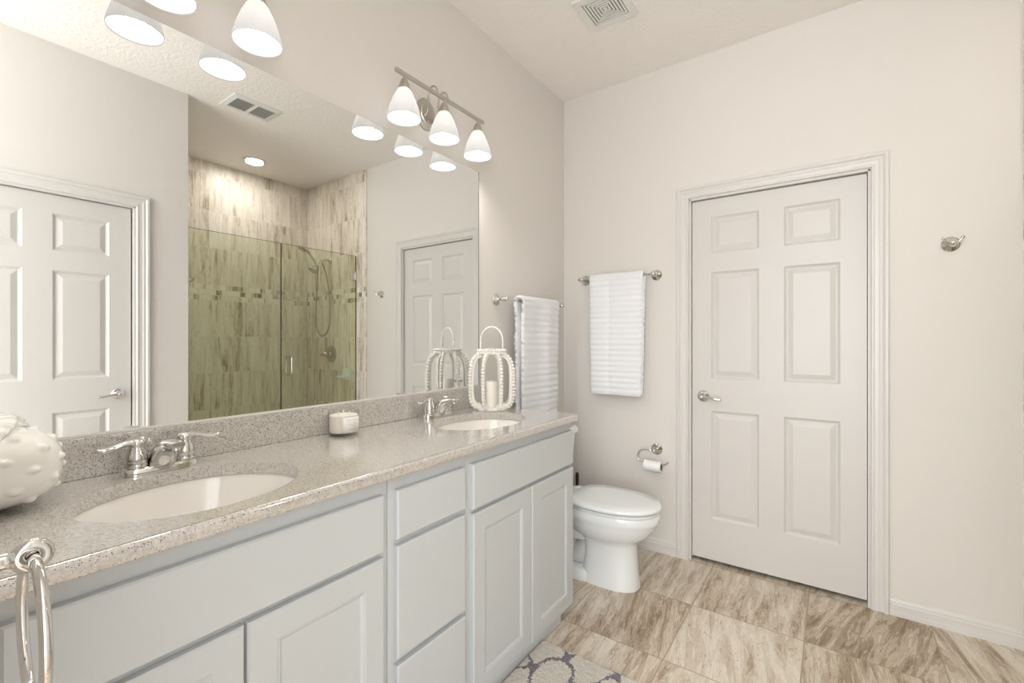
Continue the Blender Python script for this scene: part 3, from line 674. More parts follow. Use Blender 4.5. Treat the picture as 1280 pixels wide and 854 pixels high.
# ------------------------------------------------------------------ towel bars, hooks, ring, paper holder
def rosette(mb, base, out, r=0.032):
    mb.lathe([(r, 0), (r, 0.003), (r * 0.94, 0.006), (r * 0.86, 0.0065), (r * 0.82, 0.009), (r * 0.66, 0.011), (r * 0.62, 0.014), (r * 0.42, 0.017), (r * 0.27, 0.024), (r * 0.25, 0.034), (r * 0.34, 0.042), (r * 0.42, 0.048), (r * 0.34, 0.054), (r * 0.27, 0.057)], base, out, 30)
def towel_bar(a, b, out, reach, label):
    """a, b: rosette centres on the wall"""
    a, b, o_ = Vector(a), Vector(b), Vector(out); d = (b - a).normalized()
    t = thing('towel_bar', (a + b) / 2, label, 'towel bar', 'towel bars in the toilet corner')
    for p, s in ((a, -1), (b, 1)):
        mb = MB(); rosette(mb, p + o_ * 0.0008, o_)
        mb.lathe([(0.009, 0.050), (0.0085, reach - 0.012), (0.013, reach - 0.009), (0.0145, reach), (0.013, reach + 0.009), (0.006, reach + 0.0135), (0, reach + 0.014)], p, o_, 20)
        q = p + o_ * reach
        mb.lathe([(0.0085, 0.008), (0.0065, 0.014), (0.0085, 0.020), (0.0075, 0.026), (0, 0.029)], q, d * s, 16)
        mb.build('bar_post', M['chrome'], t, smooth=True)
    mb = MB(); mb.lathe([(0.0065, 0.0), (0.0065, (b - a).length - 0.018)], a + o_ * reach + d * 0.009, d, 16); mb.build('bar', M['chrome'], t, angle=60)
    return t
BZ = 1.643
towel_bar((0.168, 0, BZ), (0.638, 0, BZ), (0, -1, 0), 0.068, 'chrome towel bar on the back wall left of the door')
towel_bar((0, -0.772, 1.472), (0, -0.162, 1.472), (1, 0, 0), 0.072, 'chrome towel bar on the left wall beside the mirror')

def towel(name, bar_a, along, out, width, front_len, back_len, label, rib=0.0335, amp=0.0058, folds=None, th=0.016, back_shift=0.0, seed=3):
    """ribbed towel over a bar; bar_a start corner on the bar axis, width along 'along'"""
    A, al, o_ = Vector(bar_a), Vector(along), Vector(out); up = Vector((0, 0, 1)); r0 = 0.0085 + th / 2
    path = []   # (out offset, z, normal_out, normal_z, arclength from hem, side)
    nb = int(back_len / 0.006); nf = int(front_len / 0.006)
    for i in range(nb): z = -back_len + back_len * i / nb; path.append((-r0, z, -1, 0, 'b'))
    for i in range(13): a = PI - PI * i / 12; path.append((r0 * math.cos(a), r0 * math.sin(a), math.cos(a), math.sin(a), 't'))
    for i in range(1, nf + 1): z = -front_len * i / nf; path.append((r0, z, 1, 0, 'f'))
    nu = 44; rings_o, rings_i = [], []
    s = 0.0
    for k, (px, pz, nx, nz, side) in enumerate(path):
        if k: s += math.hypot(px - path[k - 1][0], pz - path[k - 1][1])
        ph = (s % rib) / rib; ribh = amp * (abs(math.sin(PI * ph)) ** 0.6 - 0.6)
        if side == 't': ribh *= 0.6
        endp = min(s, 1)
        ro, ri = [], []
        drop = max(0, -pz)
        for j in range(nu + 1):
            u = j / nu; uu = u * width
            fo = 0.0
            if side != 'b' and folds:
                for fu, fd, fw in folds: fo += fd * math.exp(-((u - fu) / fw) ** 2) * min(1, drop / 0.06 + 0.25)
                if len(folds) and folds[0][2] < 0.0: pass
            nzv = noise.noise(Vector((uu * 9 + seed, pz * 7, 0.3 if side == 'b' else 2.1))) * 0.005 * min(1, drop / 0.1)
            ed = min(u, 1 - u); ex = math.sqrt(max(0, 1 - max(0, 1 - ed / 0.035) ** 2)) if ed < 0.035 else 1.0
            edge_wave = 0.0015 * math.sin(2 * PI * s / rib) * (1 if u > 0.5 else -1) * (1 - min(1, ed / 0.06))
            sh = back_shift if side == 'b' else (back_shift * (1 - (k - nb) / 12) if side == 't' else 0)
            lean = -0.03 * drop * (u - 0.3)
            base = A + al * (uu + sh + edge_wave + lean) + o_ * (px + (fo + nzv) * nx * (1 if side != 't' else 0.3)) + up * pz
            nrm = o_ * nx + up * nz
            if side != 't': base -= o_ * px * 0.38 * min(1, max(0, (drop - 0.01) / 0.12)) ** 0.7
            jit = 0.0007 * noise.noise(Vector((uu * 160, s * 160, seed)))
            ro.append(base + nrm * ((th / 2) * ex + ribh * ex + jit)); ri.append(base - nrm * ((th / 2) * ex * 0.9))
        rings_o.append(ro); rings_i.append(ri)
    mb = MB(); mb.loft([o2 + i2[::-1] for o2, i2 in zip(rings_o, rings_i)])
    o = mb.build(name, M['towel'], origin=A + al * width / 2, smooth=True)
    return tag(o, label, 'towel')
towel('hanging_towel', (0.232, -0.068, BZ), (1, 0, 0), (0, -1, 0), 0.350, 0.735, 0.725, 'white ribbed towel hanging on the back wall towel bar', folds=[(0.18, 0.008, 0.20), (0.385, -0.006, 0.035), (0.72, 0.004, 0.2)], back_shift=0.006)
towel('hanging_towel', (0.072, -0.650, 1.472), (0, 1, 0), (1, 0, 0), 0.415, 0.69, 0.69, 'white ribbed towel hanging on the left wall bar behind the beaded lantern', folds=[(0.08, 0.001, 0.10), (0.40, -0.004, 0.10), (0.66, 0.014, 0.13), (0.90, 0.0, 0.1)], rib=0.036, amp=0.0085, back_shift=-0.022, seed=11, th=0.022)

def robe_hook(base, out, side, label):
    b, o_, s_ = Vector(base), Vector(out), Vector(side); z = Vector((0, 0, 1))
    t = thing('robe_hook', b, label, 'hook', 'robe hooks')
    mb = MB(); mb.lathe([(0.033, 0), (0.033, 0.003), (0.031, 0.006), (0.027, 0.0065), (0.026, 0.010), (0.020, 0.012), (0.018, 0.016), (0.011, 0.020), (0.0085, 0.030), (0.011, 0.038), (0.009, 0.045), (0, 0.047)], b + o_ * 0.0008, o_, 30)
    mb.build('rosette', M['chrome'], t, smooth=True)
    for s in (-1, 1):
        p = MB(); q = b + o_ * 0.036
        p.tube([q, q + o_ * 0.008 + s_ * s * 0.008 - z * 0.003, q + o_ * 0.014 + s_ * s * 0.018, q + o_ * 0.018 + s_ * s * 0.026 + z * 0.010, q + o_ * 0.020 + s_ * s * 0.031 + z * 0.018], [0.006, 0.0055, 0.005, 0.0045, 0.0045], 10, sub=4)
        p.sphere(q + o_ * 0.020 + s_ * s * 0.031 + z * 0.019, 0.0068)
        p.build('prong', M['chrome'], t, smooth=True)
robe_hook((1.935, 0, 1.672), (0, -1, 0), (1, 0, 0), 'chrome two prong robe hook on the back wall right of the door')
robe_hook((2.09, -1.535, 1.655), (0, 1, 0), (1, 0, 0), 'chrome robe hook at the near edge of the shower, its tip seen in the mirror')

# towel ring close to the camera
RXc, RYc, RZc, RR = 0.848, -2.664, 0.955, 0.073
t = thing('towel_ring', (RXc, -2.73, RZc + RR), 'chrome towel ring hanging close to the camera at the lower left', 'towel ring')
mb = MB(); b0 = Vector((RXc, -2.7295, RZc + RR + 0.003))
mb.lathe([(0.028, 0), (0.028, 0.003), (0.024, 0.006), (0.016, 0.009), (0.011, 0.014), (0.0085, 0.022), (0.0078, 0.046), (0.0085, 0.052)], b0, (0, 1, 0), 28)
mb.build('ring_post', M['chrome'], t, smooth=True)
mb = MB(); cc = Vector((RXc, RYc, RZc + RR + 0.002))
mb.tube([cc + Vector((0.0004, math.cos(a) * 0.0108, math.sin(a) * 0.0105)) for a in [2 * PI * i / 28 for i in range(28)]], 0.0056, 14, closed=True, squash=(1.0, 1.15))
mb.build('collar', M['chrome'], t, smooth=True)
mb = MB(); mb.tube([Vector((RXc + RR * math.cos(a), RYc + 0.0008 - 0.002 * math.cos(a), RZc + RR * math.sin(a))) for a in [2 * PI * i / 72 for i in range(72)]], 0.0051, 16, closed=True)
mb.build('ring', M['chrome'], t, smooth=True)

# toilet paper holder and roll
hb = Vector((0.640, 0, 0.590))
t = thing('toilet_paper_holder', hb, 'chrome hooked paper holder on the wall between the toilet and the door', 'paper holder')
mb = MB(); mb.lathe([(0.034, 0), (0.034, 0.004), (0.031, 0.008), (0.026, 0.009), (0.023, 0.014), (0.013, 0.019), (0.0095, 0.030), (0.0095, 0.050), (0.0125, 0.058), (0.012, 0.068), (0.006, 0.073), (0, 0.074)], hb + Vector((0, -0.0008, 0)), (0, -1, 0), 30); mb.build('rosette', M['chrome'], t, smooth=True)
ry = -0.062; rz = 0.508
mb = MB(); mb.tube([(0.636, ry, 0.588), (0.610, ry, 0.590), (0.575, ry, 0.588), (0.552, ry, 0.574), (0.542, ry, 0.550), (0.549, ry, 0.526), (0.566, ry, rz + 0.010), (0.600, ry, rz + 0.006), (0.650, ry, rz + 0.004), (0.690, ry, rz + 0.005), (0.712, ry, rz + 0.012), (0.724, ry, rz + 0.026)], 0.0048, 10, sub=6)
mb.build('wire_hook', M['chrome'], t, smooth=True)
tp = thing('toilet_paper_roll', (0.635, ry, rz - 0.008), 'nearly finished white paper roll on the chrome holder', 'toilet paper')
R0, R1 = 0.0305, 0.021; zc = rz - 0.0085
mb = MB(); mb.lathe([(R1 + 0.0006, 0.0), (R0, 0.0), (R0 + 0.0004, 0.0012), (R0, 0.101 - 0.0012), (R0, 0.101), (R1 + 0.0006, 0.101), (R1 + 0.0006, 0.0)], (0.584, ry, zc), (1, 0, 0), 36, False, False)
mb.build('paper', M['paper'], tp, angle=50)
mb = MB()
pts = [(ry + (R0 + 0.001) * math.cos(a), zc + (R0 + 0.001) * math.sin(a)) for a in [-0.6 + 0.3 * k for k in range(-2, 3)]]
mb.loft([[Vector((0.585 + 0.098 * j / 12, ry - (R0 + 0.0006) * math.cos(a), zc + (R0 + 0.0006) * math.sin(a) - (0.003 * math.sin(j * 1.1) if k == 0 else 0))) for j in range(13)] for k, a in enumerate([-1.35 + 0.25 * i for i in range(9)])], False, False, closed=False)
mb.build('loose_sheet', M['paper'], tp, smooth=True)
MB().lathe([(R1, -0.0005), (R1, 0.1015), (R1 - 0.001, 0.1015), (R1 - 0.001, -0.0005), (R1, -0.0005)], (0.584, ry, zc), (1, 0, 0), 30, False, False).build('card_tube', M['card'], tp, angle=50)

# ------------------------------------------------------------------ toilet
TY = -0.470
t = thing('toilet', (0.35, TY, FLOOR), 'white two piece toilet with closed lid between the vanity and the back wall', 'toilet')
def egg(xb, xf, hw, z, n=48, wb=0.72, p=2.15, sh=0.42):
    """outline from back xb to tip xf; widest at sh; back flattened"""
    out = []; xm = xb + (xf - xb) * sh
    for i in range(n):
        a = 2 * PI * i / n; ca, sa = math.cos(a), math.sin(a)
        if ca >= 0: x = xm + (xf - xm) * abs(ca) ** (2 / p) ; y = hw * math.copysign(abs(sa) ** (2 / p), sa)
        else:
            e = 3.6; x = xm - (xm - xb) * abs(ca) ** (2 / e); y = hw * math.copysign(abs(sa) ** (2 / e), sa)
            k = (xm - x) / (xm - xb); y *= 1 - (1 - wb) * k ** 1.5
        out.append(Vector((x, TY + y, z)))
    return out
F = FLOOR
mb = MB()
mb.loft([egg(0.395, 0.698, 0.104, F, wb=0.95, p=2.6, sh=0.4), egg(0.395, 0.696, 0.103, F + 0.020, wb=0.95, p=2.6, sh=0.4), egg(0.405, 0.688, 0.098, F + 0.075, wb=0.95, p=2.5, sh=0.4), egg(0.412, 0.683, 0.094, F + 0.15, wb=0.95, p=2.4, sh=0.4),
         egg(0.408, 0.682, 0.094, F + 0.215, wb=0.9, p=2.3, sh=0.42), egg(0.385, 0.692, 0.106, F + 0.237, wb=0.85), egg(0.350, 0.724, 0.134, F + 0.258, wb=0.8), egg(0.315, 0.758, 0.158, F + 0.290, wb=0.78), egg(0.295, 0.780, 0.170, F + 0.325, wb=0.76), egg(0.283, 0.792, 0.176, F + 0.350, wb=0.76), egg(0.280, 0.798, 0.179, F + 0.357, wb=0.76), egg(0.280, 0.799, 0.1795, F + 0.392, wb=0.76), egg(0.284, 0.793, 0.175, F + 0.398, wb=0.76)])
mb.build('bowl', M['porcelain'], t, angle=50)
# trapway and foot behind the pedestal
mb = MB(); mb.loft([egg(0.120, 0.500, 0.112, F + 0.0, wb=0.95, p=3, sh=0.5), egg(0.120, 0.500, 0.110, F + 0.045, wb=0.95, p=3, sh=0.5), egg(0.130, 0.490, 0.096, F + 0.058, wb=0.95, p=3, sh=0.5)])
mb.tube([(0.46, TY, F + 0.20), (0.40, TY, F + 0.13), (0.34, TY, F + 0.10), (0.28, TY, F + 0.15), (0.26, TY, F + 0.23), (0.21, TY, F + 0.27), (0.17, TY, F + 0.20), (0.16, TY, F + 0.05)], [0.07, 0.066, 0.060, 0.060, 0.062, 0.060, 0.058, 0.06], 18, sub=5)
mb.loft([egg(0.13, 0.45, 0.085, F + 0.20, wb=0.9), egg(0.11, 0.50, 0.13, F + 0.30, wb=0.9), egg(0.06, 0.54, 0.150, F + 0.36, wb=0.9), egg(0.055, 0.54, 0.155, F + 0.404, wb=0.95)])
mb.build('trapway', M['porcelain'], t, angle=50)
MB().loft([egg(0.335, 0.796, 0.181, F + 0.3985, wb=0.80), egg(0.332, 0.800, 0.183, F + 0.402, wb=0.80), egg(0.334, 0.800, 0.183, F + 0.412, wb=0.80), egg(0.345, 0.790, 0.176, F + 0.415, wb=0.80)]).build('seat', M['porcelain'], t, angle=60)
MB().loft([egg(0.325, 0.804, 0.187, F + 0.4205, wb=0.90), egg(0.322, 0.808, 0.190, F + 0.424, wb=0.90), egg(0.323, 0.807, 0.189, F + 0.433, wb=0.90), egg(0.335, 0.797, 0.181, F + 0.440, wb=0.90), egg(0.40, 0.74, 0.12, F + 0.443, wb=0.8), egg(0.5, 0.62, 0.03, F + 0.444, wb=0.8)]).build('lid', M['porcelain'], t, angle=60)
for s in (-1, 1):
    MB().box(0.296, 0.336, TY + s * 0.075 - 0.020, TY + s * 0.075 + 0.020, F + 0.399, F + 0.436, 0.006, 2).build('hinge', M['porcelain'], t)
def tring(x0, x1, hw, z, r=0.03, n=6):
    out = []
    for cx, cy, a0 in ((x1 - r, TY + hw - r, 0), (x0 + r, TY + hw - r, PI / 2), (x0 + r, TY - hw + r, PI), (x1 - r, TY - hw + r, 1.5 * PI)):
        for k in range(n + 1): a = a0 + PI / 2 * k / n; out.append(Vector((cx + r * math.cos(a), cy + r * math.sin(a), z)))
    return out
tk = MB(); tk.loft([tring(0.045, 0.190, 0.165, F + 0.402), tring(0.035, 0.205, 0.185, F + 0.43), tring(0.028, 0.222, 0.205, F + 0.60), tring(0.025, 0.230, 0.213, F + 0.715)]); to = tk.build('tank', M['porcelain'], t, angle=50)
MB().loft([tring(0.018, 0.238, 0.222, F + 0.716), tring(0.014, 0.243, 0.227, F + 0.722), tring(0.014, 0.243, 0.227, F + 0.746), tring(0.022, 0.236, 0.220, F + 0.756)]).build('tank_lid', M['porcelain'], t, angle=50)
fl = MB(); fl.lathe([(0.012, 0), (0.012, 0.006), (0.006, 0.008), (0.006, 0.014)], (0.226, TY - 0.14, F + 0.66), (1, 0, 0), 14); fl.tube([(0.238, TY - 0.145, F + 0.66), (0.240, TY - 0.10, F + 0.658), (0.240, TY - 0.07, F + 0.652)], [0.005, 0.006, 0.005], 8); fl.build('flush_lever', M['chrome'], to, smooth=True)

t = thing('toilet_brush', (0.145, -0.085, FLOOR), 'black handled toilet brush standing in the corner behind the toilet', 'toilet brush')
MB().lathe([(0.045, 0), (0.048, 0.01), (0.042, 0.13), (0.040, 0.135), (0.036, 0.13), (0.03, 0.02)], (0.145, -0.085, FLOOR + 0.0005), (0, 0, 1), 24, True, True).build('holder', M['black'], t, angle=40)
MB().lathe([(0.006, 0.06), (0.006, 0.28), (0.009, 0.31), (0.0115, 0.36), (0.0115, 0.395), (0.008, 0.412), (0, 0.416)], (0.145, -0.085, FLOOR), (0, 0, 1), 18).build('handle', M['black'], t, smooth=True)

# ------------------------------------------------------------------ shower
GX = 2.31
t = thing('shower_enclosure', (GX, -0.75, 0.09), 'frameless glass shower panel and glass door with chrome pull, seen in the mirror', 'shower door')
MB().box(GX - 0.004, GX + 0.004, -1.524, -0.752, 0.091, 2.066).build('fixed_glass_panel', M['shower_glass'], t)
MB().box(GX - 0.0042, GX + 0.0042, -0.7525, -0.7475, 0.091, 2.066).build('seal_strip', M['glass_edge'], t)
dg = MB().box(GX - 0.004, GX + 0.004, -0.747, -0.014, 0.095, 2.066).build('glass_door', M['shower_glass'], t)
MB().box(GX - 0.0045, GX + 0.0045, -1.524, -0.014, 2.066, 2.0675).build('top_edge', M['glass_edge'], t)
MB().box(GX - 0.0045, GX + 0.0045, -0.0145, -0.0115, 0.095, 2.066).build('hinge_edge', M['glass_edge'], t)
for z in (1.872, 0.32):
    mb = MB(); mb.box(GX - 0.012, GX + 0.012, -0.075, -0.012, z - 0.045, z + 0.045, 0.002, 2); mb.box(GX - 0.016, GX + 0.016, -0.032, -0.0108, z - 0.028, z + 0.028, 0.002, 2); mb.build('hinge', M['chrome'], dg)
mb = MB(); hy = -0.680
for s in (-1, 1):
    mb.tube([(GX + s * 0.005, hy, 0.955), (GX + s * 0.030, hy, 0.955), (GX + s * 0.045, hy, 0.968), (GX + s * 0.046, hy, 1.02), (GX + s * 0.045, hy, 1.092), (GX + s * 0.030, hy, 1.105), (GX + s * 0.005, hy, 1.105)], 0.0085, 12, sub=4)
mb.build('pull_handle', M['chrome'], dg, smooth=True)

t = thing('hand_shower', (2.74, -0.010, 2.07), 'chrome hand shower with looping hose on the tiled wall, seen in the mirror', 'shower head')
sx = 2.745; z0 = 2.065
mb = MB(); mb.lathe([(0.030, 0), (0.029, 0.004), (0.018, 0.010), (0.012, 0.014)], (sx, -0.0105, z0), (0, -1, 0), 26)
mb.tube([(sx, -0.012, z0), (sx, -0.06, z0 + 0.002), (sx, -0.11, z0 - 0.020), (sx, -0.145, z0 - 0.052)], 0.0095, 12, sub=4)
mb.sphere((sx, -0.150, z0 - 0.058), 0.021); mb.build('shower_arm', M['chrome'], t, smooth=True)
mb = MB(); mb.lathe([(0.013, 0.0), (0.015, 0.02), (0.022, 0.035), (0.042, 0.060), (0.046, 0.072), (0.043, 0.078), (0, 0.079)], (sx, -0.155, z0 - 0.065), (0.0, -0.62, -0.78), 26); mb.build('fixed_head', M['chrome'], t, angle=45)
mb = MB(); p0 = Vector((sx + 0.02, -0.150, z0 - 0.045))
mb.tube([p0 + Vector((0, 0.02, -0.04)), p0, p0 + Vector((0, -0.045, 0.055)), p0 + Vector((0, -0.085, 0.105)), p0 + Vector((0, -0.115, 0.128))], [0.009, 0.012, 0.0125, 0.013, 0.018], 14, sub=4)
mb.lathe([(0.018, -0.018), (0.038, -0.010), (0.043, 0.006), (0.040, 0.014), (0, 0.015)], p0 + Vector((0, -0.145, 0.130)), (0, -0.55, -0.83), 26)
mb.build('hand_piece', M['chrome'], t, smooth=True)
mb = MB(); mb.tube([(sx + 0.02, -0.13, z0 - 0.085), (sx + 0.06, -0.115, z0 - 0.20), (sx + 0.10, -0.10, z0 - 0.38), (sx + 0.125, -0.09, z0 - 0.58), (sx + 0.105, -0.085, z0 - 0.71), (sx + 0.04, -0.08, z0 - 0.775), (sx - 0.045, -0.08, z0 - 0.745), (sx - 0.095, -0.075, z0 - 0.64), (sx - 0.090, -0.07, z0 - 0.50), (sx - 0.055, -0.06, z0 - 0.32), (sx - 0.02, -0.07, z0 - 0.14), (sx + 0.0, -0.10, z0 - 0.03)], 0.0068, 10, sub=8)
mb.build('hose', M['hose'], t, smooth=True)
t = thing('shower_valve', (2.72, -0.010, 1.105), 'round chrome shower valve with lever on the tiled wall, seen in the mirror', 'shower valve')
MB().lathe([(0.086, 0), (0.085, 0.005), (0.070, 0.010), (0.040, 0.014), (0.030, 0.018), (0.027, 0.045), (0.0, 0.047)], (2.72, -0.0105, 1.105), (0, -1, 0), 36).build('escutcheon', M['chrome'], t, angle=50)
mb = MB(); mb.lathe([(0.024, 0.048), (0.026, 0.052), (0.024, 0.082), (0.014, 0.090), (0, 0.091)], (2.72, -0.010, 1.105), (0, -1, 0), 24); mb.tube([(2.72, -0.075, 1.105), (2.75, -0.085, 1.100), (2.785, -0.088, 1.098)], [0.009, 0.008, 0.010], 10, sub=4); mb.build('lever', M['chrome'], t, smooth=True)
# soap dish
mb = MB(); sxx, szz = 2.455, 0.905
mb.box(sxx - 0.060, sxx + 0.060, -0.024, -0.0105, szz - 0.050, szz + 0.068, 0.005, 3)
mb.loft([[Vector((sxx + 0.060 * a * (1 - 0.15 * k), -0.018 - 0.082 * b * (1 - 0.35 * k), szz - 0.018 - 0.032 * k)) for a, b in ((-1, 0), (-1, 0.75), (-0.75, 1), (0.75, 1), (1, 0.75), (1, 0))] for k in (0, 0.5, 1)])
mb.box(sxx - 0.060, sxx + 0.060, -0.100, -0.094, szz - 0.024, szz - 0.008, 0.003, 2); mb.box(sxx - 0.060, sxx - 0.054, -0.096, -0.020, szz - 0.022, szz - 0.008, 0.002, 1); mb.box(sxx + 0.054, sxx + 0.060, -0.096, -0.020, szz - 0.022, szz - 0.008, 0.002, 1)
tag(mb.build('soap_dish', M['porcelain'], origin=(sxx, -0.0105, szz)), 'white ceramic soap dish set on the shower tile, seen in the mirror', 'soap dish')

# ------------------------------------------------------------------ things on the worktop
CT1 = CT + 0.0008
# three wick jar candle
jx, jy = 0.074, -1.772
t = thing('jar_candle', (jx, jy, CT1), 'white three wick candle in a clear glass jar between the two basins', 'candle')
MB().lathe([(0, 0), (0.044, 0), (0.050, 0.002), (0.0525, 0.006), (0.0525, 0.086), (0.0515, 0.088), (0.0498, 0.086), (0.0495, 0.0105), (0.046, 0.0085), (0.0, 0.0085)], (jx, jy, CT1), (0, 0, 1), 48, False, False).build('glass_jar', M['jar_glass'], t, smooth=True)
wx = MB().lathe([(0, 0.009), (0.045, 0.009), (0.0488, 0.012), (0.0488, 0.070), (0.045, 0.0712), (0, 0.0705)], (jx, jy, CT1), (0, 0, 1), 48, False, False).build('wax', M['wax'], t, angle=50)
for k in range(3):
    a = 0.5 + k * 2 * PI / 3; q = (jx + 0.021 * math.cos(a), jy + 0.021 * math.sin(a))
    MB().tube([(q[0], q[1], CT1 + 0.069), (q[0] + 0.001, q[1], CT1 + 0.077), (q[0] - 0.0006, q[1] + 0.001, CT1 + 0.084)], 0.0014, 8).build('wick', M['wick'], wx, smooth=True)
def arc(r, a0, a1, z0_, z1_, n=16, th=0.0006):
    mb = MB(); P = []
    for i in range(n + 1):
        a = a0 + (a1 - a0) * i / n; c_, s_ = math.cos(a), math.sin(a)
        P.append([Vector((jx + r * c_, jy + r * s_, CT1 + z0_)), Vector((jx + (r + th) * c_, jy + (r + th) * s_, CT1 + z0_)), Vector((jx + (r + th) * c_, jy + (r + th) * s_, CT1 + z1_)), Vector((jx + r * c_, jy + r * s_, CT1 + z1_))])
    mb.loft(P); return mb
af = math.atan2(-2.76 - jy, 1.517 - jx)
lb = arc(0.0527, af - 0.06, af + 1.30, 0.012, 0.066).build('label', M['label'], t, smooth=True)
for z_, w_ in ((0.056, 0.8), (0.048, 0.55), (0.041, 0.7), (0.034, 0.45), (0.024, 0.6)):
    m_ = af + 0.62; arc(0.0534, m_ - 0.55 * w_, m_ + 0.55 * w_, z_, z_ + 0.0012, th=0.0002).build('label_line', M['label_ink'], lb)

# beaded lantern
lx, ly = 0.153, -1.006
t = thing('beaded_lantern', (lx, ly, CT1), 'white beaded lantern with hoop handle at the far end of the worktop', 'lantern')
def ribp(s):
    """side profile r, z for s in 0..1"""
    P = [(0.058, 0.016), (0.083, 0.014), (0.104, 0.036), (0.112, 0.070), (0.1135, 0.120), (0.1125, 0.175), (0.108, 0.215), (0.097, 0.245), (0.080, 0.264), (0.058, 0.272)]
    q = s * (len(P) - 1); i = min(int(q), len(P) - 2); f = q - i
    p0 = P[max(i - 1, 0)]; p1 = P[i]; p2 = P[i + 1]; p3 = P[min(i + 2, len(P) - 1)]
    return tuple(0.5 * (2 * b + (c_ - a) * f + (2 * a - 5 * b + 4 * c_ - d) * f * f + (3 * b - a - 3 * c_ + d) * f ** 3) for a, b, c_, d in zip(p0, p1, p2, p3))
samples = [ribp(i / 200) for i in range(201)]
LL = [0]
for a, b in zip(samples[:-1], samples[1:]): LL.append(LL[-1] + math.dist(a, b))
def at_len(L):
    for i in range(200):
        if LL[i + 1] >= L: f = (L - LL[i]) / max(1e-9, LL[i + 1] - LL[i]); return tuple(x + (y - x) * f for x, y in zip(samples[i], samples[i + 1]))
    return samples[-1]
nb_ = int(LL[-1] / 0.0158)
for k in range(8):
    a = 2 * PI * k / 8 + 0.30; ca, sa = math.cos(a), math.sin(a); ta = Vector((-sa, ca, 0)); ra = Vector((ca, sa, 0)); o_ = Vector((lx, ly, CT1))
    mb = MB(); rings = []
    for i in range(0, 201, 5):
        r, z_ = samples[i]; r2, z2 = samples[min(i + 5, 200)]; r1, z1_ = samples[max(i - 5, 0)]
        tn = Vector((r2 - r1, z2 - z1_)).normalized(); nr = Vector((tn.y, -tn.x)) if True else None
        c0 = o_ + ra * (r - 0.017 * nr.x) + Vector((0, 0, z_ - 0.017 * nr.y)); c1 = o_ + ra * (r - 0.006 * nr.x) + Vector((0, 0, z_ - 0.006 * nr.y))
        rings.append([c0 - ta * 0.0045, c0 + ta * 0.0045, c1 + ta * 0.0045, c1 - ta * 0.0045])
    mb.loft(rings); rb = mb.build('rib', M['beads'], t, angle=40)
    mb = MB()
    for i in range(nb_ + 1):
        r, z_ = at_len(LL[-1] * i / nb_); mb.sphere(o_ + ra * (r + 0.0005) + Vector((0, 0, z_)), 0.0080, 12, 8)
    mb.build('bead_string', M['beads'], rb, smooth=True)
mb = MB(); mb.lathe([(0.050, 0.2705), (0.066, 0.2705), (0.066, 0.294), (0.050, 0.294), (0.050, 0.2705)], (lx, ly, CT1), (0, 0, 1), 40, False, False); tc_ = mb.build('top_collar', M['beads'], t, angle=40)
for z_ in (0.275, 0.2885):
    mb = MB(); 
    for i in range(34): a = 2 * PI * i / 34; mb.sphere((lx + 0.0675 * math.cos(a), ly + 0.0675 * math.sin(a), CT1 + z_), 0.0064, 10, 6)
    mb.build('bead_row', M['beads'], tc_, smooth=True)
mb = MB(); mb.lathe([(0.0, 0.0), (0.070, 0.0), (0.072, 0.004), (0.072, 0.010), (0.068, 0.014), (0.0, 0.014)], (lx, ly, CT1), (0, 0, 1), 40, False, False); mb.build('base', M['beads'], t, angle=40)
mb = MB(); mb.lathe([(0.0, 0.2945), (0.030, 0.2945), (0.031, 0.2985), (0.0, 0.2995)], (lx, ly, CT1), (0, 0, 1), 24, False, False)
for a in (0.0, PI / 2): mb.tube([(lx - 0.055 * math.cos(a), ly - 0.055 * math.sin(a), CT1 + 0.2925), (lx + 0.055 * math.cos(a), ly + 0.055 * math.sin(a), CT1 + 0.2925)], 0.0035, 8)
mb.build('top_cross', M['beads'], t, angle=40)
ha = 0.25
mb = MB(); mb.tube([(lx + math.cos(ha) * 0.0585 * math.cos(b), ly + math.sin(ha) * 0.0585 * math.cos(b), CT1 + 0.335 + 0.068 * math.sin(b)) for b in [PI * i / 24 for i in range(25)]] , 0.0037, 10)
for s in (-1, 1): mb.tube([(lx + math.cos(ha) * 0.0585 * s, ly + math.sin(ha) * 0.0585 * s, CT1 + 0.335), (lx + math.cos(ha) * 0.0585 * s, ly + math.sin(ha) * 0.0585 * s, CT1 + 0.29)], 0.0037, 10)
mb.build('hoop_handle', M['beads'], t, smooth=True)
t = thing('pillar_candle', (lx, ly, CT1 + 0.0145), 'cream pillar candle standing inside the beaded lantern', 'candle')
pc = MB().lathe([(0, 0), (0.027, 0), (0.0275, 0.002), (0.0275, 0.118), (0.026, 0.122), (0.012, 0.119), (0, 0.1185)], (lx, ly, CT1 + 0.0150), (0, 0, 1), 32, False, False).build('candle_body', M['wax'], t, angle=50)
MB().tube([(lx, ly, CT1 + 0.132), (lx + 0.001, ly, CT1 + 0.145)], 0.0014, 8).build('wick', M['wick'], t, smooth=True)

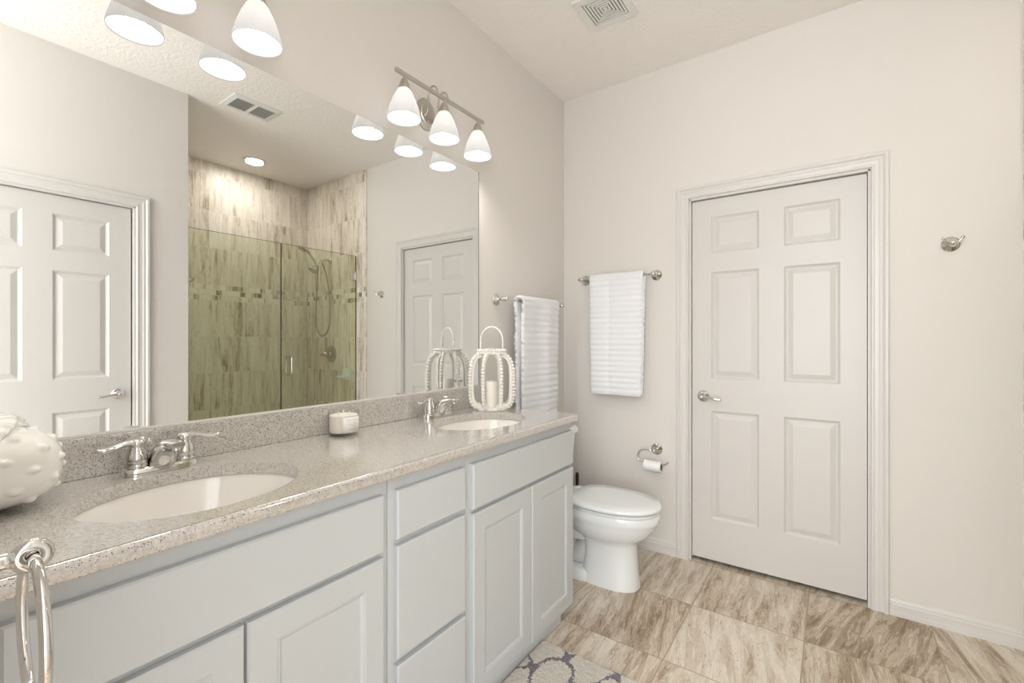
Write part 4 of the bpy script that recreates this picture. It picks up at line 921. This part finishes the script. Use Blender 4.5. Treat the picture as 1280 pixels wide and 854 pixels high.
# hobnail shell
hx, hy_, hz = 0.150, -2.628, CT1 + 0.083
t = thing('ceramic_shell', (hx, hy_, CT1), 'glossy white ceramic conch shell covered with knobs at the left end of the worktop', 'shell ornament')
mb = MB(); ns, nv = 160, 96; knobs = []
for i in range(60):
    zz = 1 - 2 * (i + 0.5) / 60; a = i * 2.39996; r = math.sqrt(1 - zz * zz)
    knobs.append(Vector((r * math.cos(a), r * math.sin(a) , zz)).normalized())
def shellp(d):
    h = 0.0
    for k in knobs:
        dt = d.dot(k)
        if dt > 0.975: ang = math.acos(min(1, dt)); h += 0.0062 * math.exp(-(ang / 0.075) ** 4)
    sq = (abs(d.x) ** 2.7 + abs(d.y) ** 2.7 + abs(d.z) ** 2.7) ** (-1 / 2.7)
    rad = Vector((d.x * 0.096, d.y * 0.108, d.z * 0.078)) * sq
    if d.z < -0.86: h *= 0.0
    p = rad + d * h
    p.z = max(p.z, -0.0820)
    # a shoulder swells towards the mouth
    p.z += 0.010 * math.exp(-((d.y + 0.5) / 0.4) ** 2) * max(0, d.z)
    return Vector((hx, hy_, hz)) + p
rings = []
for j in range(1, nv):
    th = PI * j / nv; rings.append([shellp(Vector((math.sin(th) * math.cos(2 * PI * i / ns), math.sin(th) * math.sin(2 * PI * i / ns), -math.cos(th)))) for i in range(ns)])
mb.loft(rings); mb.build('shell_body', M['ceramic'], t, smooth=True)
# spiral spire rising to the left with ribbed whorls
mb = MB(); ax = Vector((0.10, -0.62, 0.78)).normalized(); b0 = Vector((hx - 0.005, hy_ - 0.030, hz + 0.040)); q = Vector((0, 0, 1)).rotation_difference(ax); rings = []
NR = 70
for i in range(NR + 1):
    s_ = i / NR; R_ = 0.088 * (1 - s_) ** 0.85 + 0.004; wh = 0.008 * (1 - s_) * (1 - abs(((s_ * 4) % 1) * 2 - 1)) ** 0.7
    rings.append([b0 + q @ Vector(((R_ + wh + 0.0022 * (1 - s_) * math.sin(26 * a + s_ * 9)) * math.cos(a), (R_ + wh + 0.0022 * (1 - s_) * math.sin(26 * a + s_ * 9)) * math.sin(a), 0.100 * s_)) for a in [2 * PI * k / 120 for k in range(120)]])
mb.loft(rings); mb.build('spire', M['ceramic'], t, smooth=True)

# ------------------------------------------------------------------ bath rug
rx0, rx1, ry0, ry1 = 0.509, 1.060, -2.10, -1.110
mb = MB(); bm = mb.bm; nx_, ny_ = 190, 330; rows = []
for j in range(ny_ + 1):
    r_ = []
    for i in range(nx_ + 1):
        x = rx0 + (rx1 - rx0) * i / nx_; y = ry0 + (ry1 - ry0) * j / ny_
        ed = min(i, nx_ - i, j, ny_ - j)
        h = (0.011 + 0.0032 * noise.noise(Vector((x * 210, y * 210, 1))) + 0.002 * noise.noise(Vector((x * 60, y * 60, 4)))) * (0.15 if ed == 0 else (0.8 if ed == 1 else 1))
        r_.append(bm.verts.new((x, y, FLOOR + 0.0008 + h)))
    rows.append(r_)
for j in range(ny_):
    for i in range(nx_): bm.faces.new((rows[j][i], rows[j][i + 1], rows[j + 1][i + 1], rows[j + 1][i]))
bot = [bm.verts.new((x, y, FLOOR + 0.0006)) for x, y in ((rx0, ry0), (rx1, ry0), (rx1, ry1), (rx0, ry1))]
bm.faces.new(bot[::-1])
rg = mb.build('bath_rug', M['rug'], origin=(0, 0, 0), smooth=True)
tag(rg, 'cream bath rug with a grey trellis pattern in front of the vanity', 'rug')
